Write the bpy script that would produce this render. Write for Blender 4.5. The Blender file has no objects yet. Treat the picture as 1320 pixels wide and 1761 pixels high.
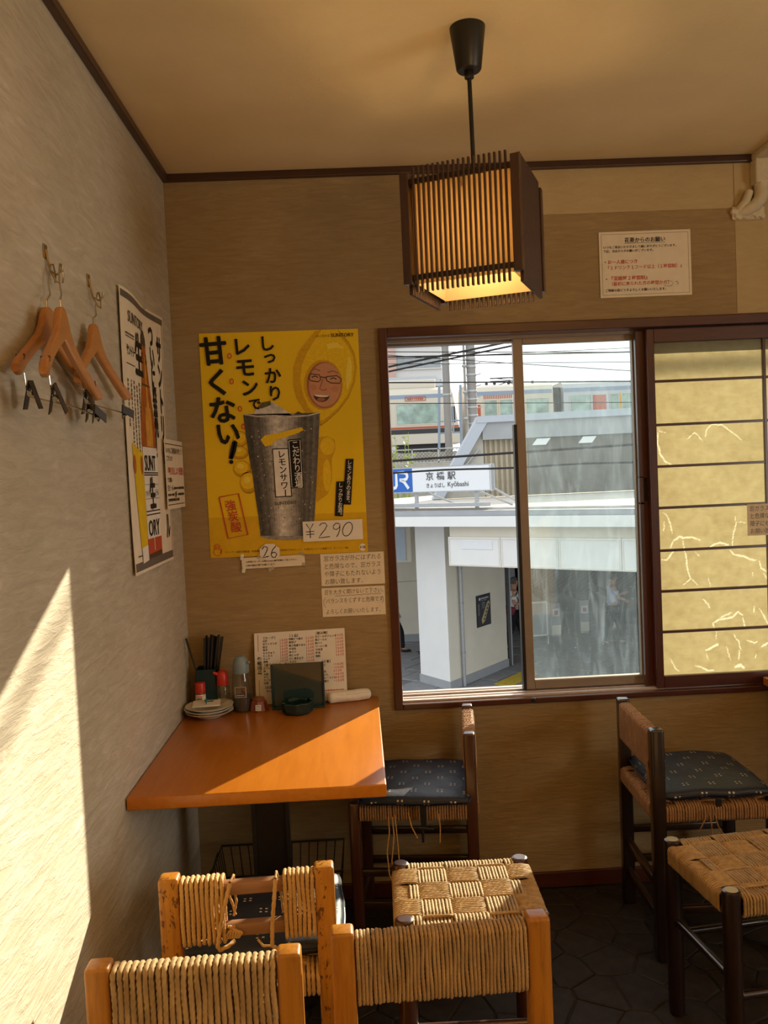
import bpy, bmesh, math, random
import numpy as np
from mathutils import Vector, Matrix, noise

SC = bpy.context.scene
COL = SC.collection
PI = math.pi
random.seed(7)

# ------------------------------------------------------------------ camera
cam_d = bpy.data.cameras.new('camera')
cam = bpy.data.objects.new('camera', cam_d)
COL.objects.link(cam)
SC.camera = cam
cam_d.lens = 29.757
cam_d.sensor_width = 36.0
cam_d.sensor_fit = 'AUTO'
cam_d.clip_start = 0.02
cam_d.clip_end = 500
_r = Vector((0.99849635, -0.03135313, -0.04496682))
_u = Vector((0.0462753, 0.04233813, 0.9980311))
_f = Vector((0.02938759, 0.99861127, -0.04372534))
cam.matrix_world = Matrix(((_r.x, _u.x, -_f.x, 0.5961721), (_r.y, _u.y, -_f.y, -2.861022),
                           (_r.z, _u.z, -_f.z, 1.45102588), (0, 0, 0, 1)))

# ------------------------------------------------------------------ sky, sun, added fill lights, exposure
W = bpy.data.worlds.new('sky'); SC.world = W
W.use_nodes = True
_bg = W.node_tree.nodes['Background']
_bg.inputs[0].default_value = (0.93, 0.97, 1.0, 1)
_bg.inputs[1].default_value = 1.75
sun_d = bpy.data.lights.new('sun', 'SUN')
sun_d.energy = 13.5
sun_d.angle = math.radians(0.55)
sun_d.color = (1.0, 0.86, 0.62)
sun = bpy.data.objects.new('sun', sun_d); COL.objects.link(sun)
sun.location = (6, 9, 8)
sun.rotation_euler = Vector((-0.644, -1.0, -0.478)).to_track_quat('-Z', 'Y').to_euler()


# added uplight, unseen behind the viewer, put in to brighten the ceiling
_ul = bpy.data.lights.new('added_uplight', 'AREA'); _ul.energy = 50; _ul.color = (1.0, 0.58, 0.23); _ul.shape = 'DISK'; _ul.size = .45
_uo = bpy.data.objects.new('added_uplight', _ul); COL.objects.link(_uo); _uo.location = (1.5, -3.35, 1.45); _uo.rotation_euler = (math.radians(180), 0, 0)
# added area fill standing in for daylight, outside a made-up side window
_dl = bpy.data.lights.new('added_side_fill', 'AREA'); _dl.energy = 34; _dl.color = (1.0, .88, .70); _dl.shape = 'RECTANGLE'; _dl.size = 1.7; _dl.size_y = 1.15
_do = bpy.data.objects.new('added_side_fill', _dl); COL.objects.link(_do); _do.location = (3.75, -2.9, 1.30); _do.rotation_euler = Vector((-1, .12, 0)).to_track_quat('-Z', 'Z').to_euler()
SC.view_settings.view_transform = 'Standard'
SC.view_settings.look = 'None'
SC.view_settings.gamma = 1.0
SC.view_settings.use_curve_mapping = False
SC.view_settings.exposure = 0.0
SC.cycles.use_denoising = True
SC.cycles.max_bounces = 10
SC.cycles.diffuse_bounces = 6
SC.cycles.transparent_max_bounces = 16
SC.cycles.sample_clamp_indirect = 6.0

# ------------------------------------------------------------------ materials
MATS = {}


def srgb(r, g, b):
    return tuple(((c / 255.0) / 12.92 if c / 255.0 <= .04045 else ((c / 255.0 + .055) / 1.055) ** 2.4) for c in (r, g, b))


class NT:
    def __init__(s, name):
        s.m = bpy.data.materials.new(name); s.m.use_nodes = True
        s.t = s.m.node_tree; s.n = s.t.nodes; s.l = s.t.links
        s.p = s.n['Principled BSDF']; s.out = s.n['Material Output']

    def add(s, kind, **kw):
        n = s.n.new(kind)
        for k, v in kw.items():
            setattr(n, k, v)
        return n

    def link(s, a, b):
        s.l.new(a, b)

    def coords(s, scale=(1, 1, 1), rot=(0, 0, 0), src='Object'):
        tc = s.add('ShaderNodeTexCoord'); mp = s.add('ShaderNodeMapping')
        mp.inputs['Scale'].default_value = scale; mp.inputs['Rotation'].default_value = rot
        s.link(tc.outputs[src], mp.inputs[0]); return mp.outputs[0]

    def noise(s, vec, scale, detail=4, rough=.55, dist=0.0):
        n = s.add('ShaderNodeTexNoise'); n.inputs['Scale'].default_value = scale
        n.inputs['Detail'].default_value = detail; n.inputs['Roughness'].default_value = rough
        n.inputs['Distortion'].default_value = dist
        s.link(vec, n.inputs['Vector']); return n.outputs['Fac']

    def ramp(s, fac, stops):
        r = s.add('ShaderNodeValToRGB'); e = r.color_ramp.elements
        while len(e) < len(stops):
            e.new(.5)
        for i, (p, c) in enumerate(stops):
            e[i].position = p; e[i].color = (*c, 1) if len(c) == 3 else c
        s.link(fac, r.inputs[0]); return r.outputs[0]

    def bump(s, fac, strength, dist=.002):
        b = s.add('ShaderNodeBump'); b.inputs['Strength'].default_value = strength; b.inputs['Distance'].default_value = dist
        s.link(fac, b.inputs['Height']); s.link(b.outputs[0], s.p.inputs['Normal']); return b

    def math(s, op, a, b=None):
        n = s.add('ShaderNodeMath', operation=op)
        for i, v in enumerate((a, b)):
            if v is None:
                continue
            if isinstance(v, (int, float)):
                n.inputs[i].default_value = v
            else:
                s.link(v, n.inputs[i])
        return n.outputs[0]


def flat(name, col, rough=.6, spec=.3, metal=0.0, var=.06, scale=30):
    """plain surface with a little mottling"""
    if name in MATS:
        return MATS[name]
    t = NT(name)
    f = t.noise(t.coords(), scale, 3)
    lo = tuple(c * (1 - var) for c in col); hi = tuple(min(1, c * (1 + var)) for c in col)
    t.link(t.ramp(f, [(.3, lo), (.7, hi)]), t.p.inputs['Base Color'])
    t.p.inputs['Roughness'].default_value = rough; t.p.inputs['Specular IOR Level'].default_value = spec
    t.p.inputs['Metallic'].default_value = metal
    MATS[name] = t.m; return t.m


def wood(name, dark, light, rough=.35, axis=2, scale=14, coat=.25, spec=.5, knots=0.0):
    if name in MATS:
        return MATS[name]
    t = NT(name)
    sc = [6, 6, 6]; sc[axis] = .6
    v = t.coords(tuple(sc))
    f = t.noise(v, scale, 5, .6, .6)
    c = t.ramp(f, [(.25, dark), (.75, light)])
    if knots:
        k = t.noise(t.coords((1, 1, .5)), 130, 2)
        km = t.ramp(k, [(.58, (0, 0, 0)), (.64, (1, 1, 1))])
        mx = t.add('ShaderNodeMix', data_type='RGBA')
        t.link(t.math('MULTIPLY', km, knots), mx.inputs['Factor']); t.link(c, mx.inputs['A'])
        mx.inputs['B'].default_value = (dark[0] * .3, dark[1] * .25, dark[2] * .25, 1)
        c = mx.outputs['Result']
    t.link(c, t.p.inputs['Base Color'])
    t.p.inputs['Roughness'].default_value = rough; t.p.inputs['Specular IOR Level'].default_value = spec
    t.p.inputs['Coat Weight'].default_value = coat; t.p.inputs['Coat Roughness'].default_value = .15
    t.bump(f, .08, .001)
    MATS[name] = t.m; return t.m


def plaster(name, base, streak, dirs, bump=.5, mott=None):
    t = NT(name)
    v = t.coords(dirs)
    f1 = t.noise(v, 10, 6, .62, .8)
    f2 = t.noise(t.coords(), 2.2, 3, .5)
    f3 = t.noise(t.coords(tuple(d * 2.6 for d in dirs)), 16, 4, .6, .4)
    c1 = t.ramp(f1, [(.3, base), (.62, tuple((a + b) / 2 for a, b in zip(base, streak))), (.8, streak)])
    mx = t.add('ShaderNodeMix', data_type='RGBA', blend_type='MULTIPLY'); mx.inputs['Factor'].default_value = 1
    t.link(c1, mx.inputs['A']); t.link(t.ramp(f2, [(.3, (.86, .84, .80)), (.7, (1, 1, 1))]), mx.inputs['B'])
    t.link(mx.outputs['Result'], t.p.inputs['Base Color'])
    t.p.inputs['Roughness'].default_value = .75; t.p.inputs['Specular IOR Level'].default_value = .2
    t.bump(t.math('ADD', t.ramp(f1, [(.36, (0,) * 3), (.66, (1,) * 3)]), t.math('MULTIPLY', f3, .35)), bump, .0022)
    MATS[name] = t.m; return t.m


M_WALL_L = plaster('wall_plaster_left', (.47, .43, .335), (.70, .66, .565), (1, 1.0, 5.5), .8)
M_WALL_B = plaster('wall_plaster_back', (.32, .225, .11), (.46, .345, .185), (1.1, 1, 7.5), .55)
M_WALLP = plaster('wall_plaster_patch', (.50, .39, .21), (.58, .465, .27), (1.5, 1, 5), .3)
M_CEIL = plaster('ceiling_paper', (.80, .67, .42), (.83, .70, .45), (4, 4, 4), .15)
M_TRIM = wood('trim_wood', (.035, .012, .006), (.06, .02, .010), .4, 0)
M_FRAME = wood('frame_wood', (.050, .011, .006), (.092, .022, .011), .33, 0, coat=.3)
M_FRAMEV = wood('frame_wood_v', (.050, .011, .006), (.092, .022, .011), .33, 2, coat=.3)
M_TABLE = wood('table_wood', (.41, .130, .007), (.51, .175, .014), .30, 1, 9, .18, .35)
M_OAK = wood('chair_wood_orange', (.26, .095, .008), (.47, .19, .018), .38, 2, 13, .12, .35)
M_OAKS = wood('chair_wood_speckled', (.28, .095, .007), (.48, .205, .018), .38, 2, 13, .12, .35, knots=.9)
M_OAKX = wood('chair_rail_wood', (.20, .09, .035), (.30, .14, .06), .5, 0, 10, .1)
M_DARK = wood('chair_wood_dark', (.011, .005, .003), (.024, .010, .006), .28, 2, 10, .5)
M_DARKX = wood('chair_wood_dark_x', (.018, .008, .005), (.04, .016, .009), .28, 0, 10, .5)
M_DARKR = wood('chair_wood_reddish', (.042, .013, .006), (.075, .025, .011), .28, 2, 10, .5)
M_ENDG = flat('leg_end_grain', (.42, .36, .26), .3, .5)
M_SLAT = wood('lamp_slat_wood', (.026, .008, .005), (.052, .017, .009), .4, 2, 16, .2)
M_BLACK = flat('black_plastic', (.012, .011, .010), .4, .4)
M_BLACKM = flat('black_metal', (.015, .013, .012), .35, .5, .3)
M_STEEL = flat('chrome_wire', (.55, .52, .47), .25, .5, 1.0)
M_BRONZE = flat('bronze_aluminium', (.30, .235, .18), .40, .5, .35)
M_BRONZED = flat('bronze_track', (.60, .50, .44), .35, .5, .35)
M_CLIP = flat('dark_clip_metal', (.040, .030, .020), .45, .4, .2)
M_BRASS = flat('brass_hook', (.35, .26, .13), .4, .5, .8)
M_HANG = wood('hanger_wood', (.40, .165, .04), (.54, .24, .065), .42, 1, 8, .12)
M_PAPERW = flat('paper_white', (.80, .77, .70), .7, .15, var=.02)
M_PAPERC = flat('paper_cream', (.78, .70, .55), .75, .12, var=.04)
M_INK = flat('ink_black', (.016, .014, .014), .6, .2)
M_INKG = flat('ink_grey', (.14, .12, .10), .6, .2)
M_INKR = flat('ink_red', (.55, .05, .04), .6, .2)
M_YEL = flat('poster_yellow', (.86, .58, .012), .38, .35, var=.03, scale=4)
M_YELD = flat('poster_yellow_deep', (.70, .43, .010), .45, .3)
M_YELL = flat('lemon_light', (.84, .56, .016), .45, .3, var=.08, scale=160)
M_YELO = flat('lemon_outline', (.46, .24, .006), .45, .3, var=.1, scale=120)
M_YELH = flat('lemon_highlight', (.90, .70, .09), .45, .3, var=.05, scale=160)
M_YELM = flat('lemon_shadow', (.66, .38, .010), .45, .3, var=.1, scale=120)
M_SKINP = flat('print_skin', (.62, .30, .17), .5, .3)
M_SKINPC = flat('print_cheek', (.58, .255, .14), .5, .3)
M_SKINPD = flat('print_skin_dark', (.40, .15, .08), .5, .3)
M_GLASSP = flat('print_grey', (.28, .26, .24), .45, .3, var=.35, scale=60)
M_GLASSPD = flat('print_grey_dark', (.10, .09, .036), .45, .3, var=.4, scale=70)
M_GLASSPL = flat('print_grey_light', (.60, .57, .52), .45, .3, var=.25, scale=50)
M_WHITEP = flat('print_white', (.82, .80, .75), .5, .3)
M_REDB = flat('print_red_label', (.50, .06, .03), .45, .3)
M_AMB = flat('print_amber', (.40, .10, .02), .45, .3, var=.2)
M_AMBL = flat('print_amber_light', (.66, .34, .05), .45, .3, var=.2)
M_BEERY = flat('print_beer_yellow', (.75, .52, .01), .45, .3)
M_BROWNP = flat('print_brown', (.07, .045, .03), .45, .3)
M_CERAM = flat('ceramic_white', (.72, .70, .64), .18, .5, var=.02)
M_TOWEL = flat('towel_white', (.80, .76, .68), .9, .1, var=.05, scale=90)
M_REDCAP = flat('red_plastic', (.50, .03, .02), .35, .5)
M_BLUECAP = flat('bluegrey_plastic', (.20, .28, .34), .4, .5)
M_TEAL = flat('teal_plastic', (.006, .03, .035), .25, .5)
M_CHOP = flat('chopstick_lacquer', (.012, .014, .016), .3, .5)
M_SOY = flat('soy_sauce', (.012, .006, .004), .2, .5)
M_BLUE = flat('turquoise_plastic', (.03, .22, .28), .4, .5)
M_AMBER = flat('amber_plastic', (.20, .05, .02), .3, .5)
M_CORD = flat('lamp_cord', (.010, .009, .009), .5, .3)
M_DUCT = flat('duct_plastic', (.62, .56, .42), .55, .3, var=.1)
M_PUTTY = flat('putty', (.66, .60, .46), .7, .2, var=.15)
M_GROUT = flat('floor_grout', (.040, .036, .032), .8, .2)


def tile_mat():
    t = NT('floor_tile_black')
    f = t.noise(t.coords(), 26, 5, .6)
    t.link(t.ramp(f, [(.3, (.020, .015, .012)), (.7, (.040, .032, .026))]), t.p.inputs['Base Color'])
    t.p.inputs['Roughness'].default_value = .62; t.p.inputs['Specular IOR Level'].default_value = .28
    t.bump(f, .45, .003)
    return t.m


M_TILE = tile_mat()


def rope_mat(name, lo, hi):
    t = NT(name)
    f = t.noise(t.coords((1, 1, .35)), 55, 4, .65)
    g = t.noise(t.coords(), 7, 2)
    c = t.ramp(t.math('ADD', t.math('MULTIPLY', f, .7), t.math('MULTIPLY', g, .3)), [(.33, lo), (.66, hi)])
    t.link(c, t.p.inputs['Base Color'])
    t.p.inputs['Roughness'].default_value = .62; t.p.inputs['Specular IOR Level'].default_value = .25
    t.p.inputs['Sheen Weight'].default_value = .15
    MATS[name] = t.m; return t.m


M_ROPE = rope_mat('rope_straw', (.27, .155, .050), (.50, .31, .12))
M_ROPEO = rope_mat('rope_golden', (.38, .195, .042), (.58, .325, .09))
M_ROPED = rope_mat('rope_brown', (.24, .115, .04), (.40, .21, .085))


def glass_clear(name, tint, tr=.7, haze=0.0, rough=.05, gl=.06):
    """thin tinted pane: see-through, a little mirror, a little dust that scatters the light"""
    if name in MATS:
        return MATS[name]
    t = NT(name); t.n.remove(t.p)
    tp = t.add('ShaderNodeBsdfTransparent'); tp.inputs[0].default_value = (*tint, 1)
    g = t.add('ShaderNodeBsdfGlossy'); g.inputs['Roughness'].default_value = rough
    m1 = t.add('ShaderNodeMixShader'); m1.inputs[0].default_value = gl
    t.link(tp.outputs[0], m1.inputs[1]); t.link(g.outputs[0], m1.inputs[2])
    last = m1.outputs[0]
    if haze:
        d = t.add('ShaderNodeBsdfDiffuse'); d.inputs[0].default_value = (*[min(1, c) for c in tint], 1)
        m2 = t.add('ShaderNodeMixShader'); m2.inputs[0].default_value = haze
        t.link(last, m2.inputs[1]); t.link(d.outputs[0], m2.inputs[2]); last = m2.outputs[0]
    t.link(last, t.out.inputs[0])
    MATS[name] = t.m; return t.m


def dusty_glass():
    t = NT('dusty_window_glass'); t.n.remove(t.p)
    tp = t.add('ShaderNodeBsdfTransparent'); tp.inputs[0].default_value = (.93, .97, .95, 1)
    g = t.add('ShaderNodeBsdfGlossy'); g.inputs['Roughness'].default_value = .03
    m1 = t.add('ShaderNodeMixShader'); m1.inputs[0].default_value = .05
    t.link(tp.outputs[0], m1.inputs[1]); t.link(g.outputs[0], m1.inputs[2])
    tl = t.add('ShaderNodeBsdfTranslucent'); tl.inputs[0].default_value = (.62, .76, .92, 1)
    # film of dust: broad smears, wiped arcs and specks
    n1 = t.noise(t.coords((1, 1, .5)), 4.5, 5, .6, 1.2)
    n2 = t.noise(t.coords((3.2, 1, .7), (0, .6, 0)), 7, 6, .7, 1.5)
    n3 = t.noise(t.coords(), 190, 2, .5)
    n4 = t.noise(t.coords((1, 1, .12), (0, .25, 0)), 22, 3, .5, .4)
    a = t.math('MULTIPLY', t.ramp(n1, [(.32, (.45,) * 3), (.7, (1,) * 3)]), .036)
    b = t.math('MULTIPLY', t.ramp(n2, [(.48, (0,) * 3), (.66, (1,) * 3)]), .022)
    c = t.math('MULTIPLY', t.ramp(n3, [(.70, (0,) * 3), (.78, (1,) * 3)]), .12)
    d = t.math('MULTIPLY', t.ramp(n4, [(.62, (0,) * 3), (.72, (1,) * 3)]), .016)
    f = t.math('ADD', t.math('ADD', a, b), t.math('ADD', c, d))
    m2 = t.add('ShaderNodeMixShader'); t.link(f, m2.inputs[0])
    t.link(m1.outputs[0], m2.inputs[1]); t.link(tl.outputs[0], m2.inputs[2])
    t.link(m2.outputs[0], t.out.inputs[0])
    return t.m


M_DUSTY = dusty_glass()
M_BOTTLE = glass_clear('clear_bottle_plastic', (.78, .76, .68), haze=.04, gl=.07)
M_GREENAC = glass_clear('smoky_green_acrylic', (.10, .20, .20), haze=.22, gl=.10)
M_GREENGL = glass_clear('dark_green_glass', (.02, .10, .10), haze=.25, gl=.10)


def shoji_paper():
    t = NT('shoji_paper'); t.n.remove(t.p)
    f = t.noise(t.coords(), 38, 5, .6); g = t.noise(t.coords((1, 1, 1)), 5, 3)
    k = t.noise(t.coords((.3, 1, 1)), 120, 2)
    c = t.ramp(t.math('ADD', t.math('MULTIPLY', f, .5), t.math('ADD', t.math('MULTIPLY', g, .3), t.math('MULTIPLY', k, .2))),
               [(.36, (.19, .150, .072)), (.64, (.255, .212, .112))])
    tl = t.add('ShaderNodeBsdfTranslucent'); t.link(c, tl.inputs[0])
    df = t.add('ShaderNodeBsdfDiffuse'); df.inputs[0].default_value = (.6, .5, .3, 1)
    m = t.add('ShaderNodeMixShader'); m.inputs[0].default_value = .18
    t.link(tl.outputs[0], m.inputs[1]); t.link(df.outputs[0], m.inputs[2])
    # torn and thinned places let the daylight straight through
    at = t.add('ShaderNodeAttribute'); at.attribute_name = 'torn'
    tr = t.add('ShaderNodeBsdfTranslucent'); tr.inputs[0].default_value = (.42, .38, .27, 1)
    m2 = t.add('ShaderNodeMixShader'); t.link(at.outputs['Fac'], m2.inputs[0])
    t.link(m.outputs[0], m2.inputs[1]); t.link(tr.outputs[0], m2.inputs[2])
    t.link(m2.outputs[0], t.out.inputs[0])
    return t.m


M_SHOJI = shoji_paper()


def lamp_paper():
    t = NT('lamp_paper'); t.n.remove(t.p)
    tl = t.add('ShaderNodeBsdfTranslucent'); tl.inputs[0].default_value = (.84, .70, .45, 1)
    df = t.add('ShaderNodeBsdfDiffuse'); df.inputs[0].default_value = (.80, .66, .40, 1)
    m = t.add('ShaderNodeMixShader'); m.inputs[0].default_value = .5
    t.link(tl.outputs[0], m.inputs[1]); t.link(df.outputs[0], m.inputs[2]); t.link(m.outputs[0], t.out.inputs[0])
    return t.m


M_LPAPER = lamp_paper()


def cushion_mat():
    t = NT('indigo_cushion_cloth')
    v = t.coords()
    sp = t.add('ShaderNodeSeparateXYZ'); t.link(v, sp.inputs[0])
    x, y = sp.outputs[0], sp.outputs[1]
    cx, cy = .078, .052
    row = t.math('FLOOR', t.math('DIVIDE', y, cy))
    u = t.math('ADD', t.math('DIVIDE', x, cx), t.math('MULTIPLY', row, .5))
    fx = t.math('MULTIPLY', t.math('SUBTRACT', t.math('FRACT', u), .5), cx)
    fy = t.math('MULTIPLY', t.math('SUBTRACT', t.math('FRACT', t.math('DIVIDE', y, cy)), .5), cy)
    dx = t.math('ABSOLUTE', t.math('SUBTRACT', t.math('ABSOLUTE', fx), .0062))
    dy = t.math('ABSOLUTE', t.math('SUBTRACT', t.math('ABSOLUTE', fy), .0058))
    msk = t.math('MULTIPLY', t.math('LESS_THAN', dx, .0026), t.math('LESS_THAN', dy, .0019))
    n = t.noise(t.coords((1, 1, 1)), 240, 2)
    base = t.ramp(n, [(.3, (.008, .011, .022)), (.7, (.015, .020, .036))])
    mx = t.add('ShaderNodeMix', data_type='RGBA')
    t.link(msk, mx.inputs['Factor']); t.link(base, mx.inputs['A']); mx.inputs['B'].default_value = (.55, .48, .32, 1)
    t.link(mx.outputs['Result'], t.p.inputs['Base Color'])
    t.p.inputs['Roughness'].default_value = .5; t.p.inputs['Specular IOR Level'].default_value = .45
    t.bump(t.noise(t.coords(), 26, 3), .35, .006)
    return t.m


M_CUSH = cushion_mat()

# ------------------------------------------------------------------ object helpers
LOC = {}      # object name -> world matrix of the frame its children are modelled in


def tag(o, label=None, cat=None, group=None, kind=None):
    if label: o['label'] = label
    if cat: o['category'] = cat
    if group: o['group'] = group
    if kind: o['kind'] = kind
    return o


def thing(name, label, cat, loc=(0, 0, 0), rotz=0.0, group=None):
    o = bpy.data.objects.new(name, None); COL.objects.link(o)
    o.empty_display_size = .05
    o.location = loc; o.rotation_euler = (0, 0, rotz)
    LOC[o.name] = Matrix.Translation(loc) @ Matrix.Rotation(rotz, 4, 'Z')
    return tag(o, label, cat, group)


def struct_root(name, loc=(0, 0, 0)):
    o = bpy.data.objects.new(name, None); COL.objects.link(o); o.location = loc
    LOC[o.name] = Matrix.Translation(loc)
    o['kind'] = 'structure'
    return o


def link_mesh(name, me, mat, parent=None, world=True, smooth=False):
    """ONE object; its vertices are given in world space (world=True) or in the parent's frame"""
    if parent is not None and world:
        me.transform(LOC[parent.name].inverted())
    o = bpy.data.objects.new(name, me); COL.objects.link(o)
    for m in (mat if isinstance(mat, (list, tuple)) else [mat]):
        me.materials.append(m)
    if parent is not None:
        o.parent = parent; LOC[o.name] = LOC[parent.name]
    else:
        LOC[o.name] = Matrix.Identity(4)
    if smooth:
        for p in me.polygons: p.use_smooth = True
    return o


def recentre(o, p):
    """move a top-level mesh's origin to the point p"""
    p = Vector(p); o.data.transform(Matrix.Translation(-p)); o.location = p; LOC[o.name] = Matrix.Translation(p); return o


def copy_tree(o, parent=None, mats=None):
    c = o.copy(); COL.objects.link(c)
    for k in ('label',):
        pass
    if parent is not None: c.parent = parent
    LOC[c.name] = LOC.get(o.name, Matrix.Identity(4))
    for ch in list(o.children): copy_tree(ch, c)
    return c


class MB:
    def __init__(s): s.b = bmesh.new()

    def box(s, lo, hi, bev=0.0, seg=2):
        r = bmesh.ops.create_cube(s.b, size=1)
        vs = r['verts']; lo = Vector(lo); hi = Vector(hi); c = (lo + hi) / 2; d = hi - lo
        for v in vs: v.co = Vector((v.co.x * d.x, v.co.y * d.y, v.co.z * d.z)) + c
        if bev:
            es = list({e for v in vs for e in v.link_edges})
            bmesh.ops.bevel(s.b, geom=es, offset=bev, segments=seg, affect='EDGES', profile=.5, clamp_overlap=True)
        return s

    def boxm(s, size, mat, bev=0.0, seg=2):
        r = bmesh.ops.create_cube(s.b, size=1); vs = r['verts']
        for v in vs: v.co = Vector((v.co.x * size[0], v.co.y * size[1], v.co.z * size[2]))
        new = list(vs)
        if bev:
            es = list({e for v in vs for e in v.link_edges})
            rr = bmesh.ops.bevel(s.b, geom=es, offset=bev, segments=seg, affect='EDGES', profile=.5, clamp_overlap=True)
            new = list({v for f in rr['faces'] for v in f.verts} | {v for v in vs if v.is_valid})
        for v in new: v.co = mat @ v.co
        return s

    def cyl(s, p0, p1, r0, r1=None, n=16, cap=True):
        p0 = Vector(p0); p1 = Vector(p1); r1 = r0 if r1 is None else r1
        d = p1 - p0; q = Vector((0, 0, 1)).rotation_difference(d.normalized()).to_matrix()
        a = []; b = []
        for i in range(n):
            t = 2 * PI * i / n; e = q @ Vector((math.cos(t), math.sin(t), 0))
            a.append(s.b.verts.new(p0 + e * r0)); b.append(s.b.verts.new(p1 + e * r1))
        for i in range(n):
            j = (i + 1) % n; s.b.faces.new((a[i], a[j], b[j], b[i]))
        if cap:
            s.b.faces.new(a[::-1]); s.b.faces.new(b)
        return s

    def tube(s, path, r, n=8, cap=True):
        P = [Vector(p) for p in path]; R = r if isinstance(r, (list, tuple)) else [r] * len(P)
        prev = None; rings = []
        for i, p in enumerate(P):
            t = (P[min(i + 1, len(P) - 1)] - P[max(i - 1, 0)]).normalized()
            if prev is None:
                x = t.orthogonal().normalized()
            else:
                x = (prev - t * prev.dot(t)).normalized()
            prev = x; y = t.cross(x)
            rings.append([s.b.verts.new(p + (x * math.cos(2 * PI * k / n) + y * math.sin(2 * PI * k / n)) * R[i]) for k in range(n)])
        for a, b in zip(rings, rings[1:]):
            for k in range(n):
                s.b.faces.new((a[k], a[(k + 1) % n], b[(k + 1) % n], b[k]))
        if cap:
            s.b.faces.new(rings[0][::-1]); s.b.faces.new(rings[-1])
        return s

    def lathe(s, prof, c=(0, 0, 0), n=24, cap=True):
        c = Vector(c); rings = []
        for r, z in prof:
            rings.append([s.b.verts.new(c + Vector((r * math.cos(2 * PI * k / n), r * math.sin(2 * PI * k / n), z))) for k in range(n)])
        for a, b in zip(rings, rings[1:]):
            for k in range(n): s.b.faces.new((a[k], a[(k + 1) % n], b[(k + 1) % n], b[k]))
        if cap:
            s.b.faces.new(rings[0][::-1]); s.b.faces.new(rings[-1])
        return s

    def prism(s, pts, vec):
        """closed polygon (3-D points) pushed along vec"""
        vec = Vector(vec); a = [s.b.verts.new(Vector(p)) for p in pts]; b = [s.b.verts.new(Vector(p) + vec) for p in pts]
        n = len(a)
        s.b.faces.new(a); s.b.faces.new(b[::-1])
        for i in range(n): s.b.faces.new((a[i], b[i], b[(i + 1) % n], a[(i + 1) % n]))
        return s

    def mesh(s, name):
        bmesh.ops.recalc_face_normals(s.b, faces=s.b.faces)
        me = bpy.data.meshes.new(name); s.b.to_mesh(me); s.b.free(); return me

    def build(s, name, mat, parent=None, world=True, smooth=False):
        return link_mesh(name, s.mesh(name), mat, parent, world, smooth)


def auto_smooth(o, ang=40):
    me = o.data
    for p in me.polygons: p.use_smooth = True
    try:
        me.set_sharp_from_angle(angle=math.radians(ang))
    except Exception:
        pass
    return o


def np_mesh(name, V, F):
    me = bpy.data.meshes.new(name)
    V = np.asarray(V, dtype=np.float32); F = np.asarray(F, dtype=np.int32)
    me.vertices.add(len(V)); me.vertices.foreach_set('co', V.ravel())
    k = F.shape[1]
    me.loops.add(F.size); me.loops.foreach_set('vertex_index', F.ravel())
    me.polygons.add(len(F)); me.polygons.foreach_set('loop_start', np.arange(0, F.size, k, dtype=np.int32))
    me.polygons.foreach_set('use_smooth', np.ones(len(F), dtype=bool))
    me.update(calc_edges=True); me.validate(); return me


# ------------------------------------------------------------------ flat print on paper
GLYPH = {}


def glyph_mesh(txt, bold, shear):
    key = (txt, bold, shear)
    if key not in GLYPH:
        c = bpy.data.curves.new('txt', 'FONT'); c.body = txt; c.size = 1.0; c.offset = bold; c.shear = shear
        c.resolution_u = 2
        o = bpy.data.objects.new('txt', c); m = o.to_mesh()
        V = [(v.co.x, v.co.y) for v in m.vertices]; F = [tuple(p.vertices) for p in m.polygons]
        o.to_mesh_clear(); bpy.data.objects.remove(o); bpy.data.curves.remove(c)
        GLYPH[key] = (V, F)
    return GLYPH[key]


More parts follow.
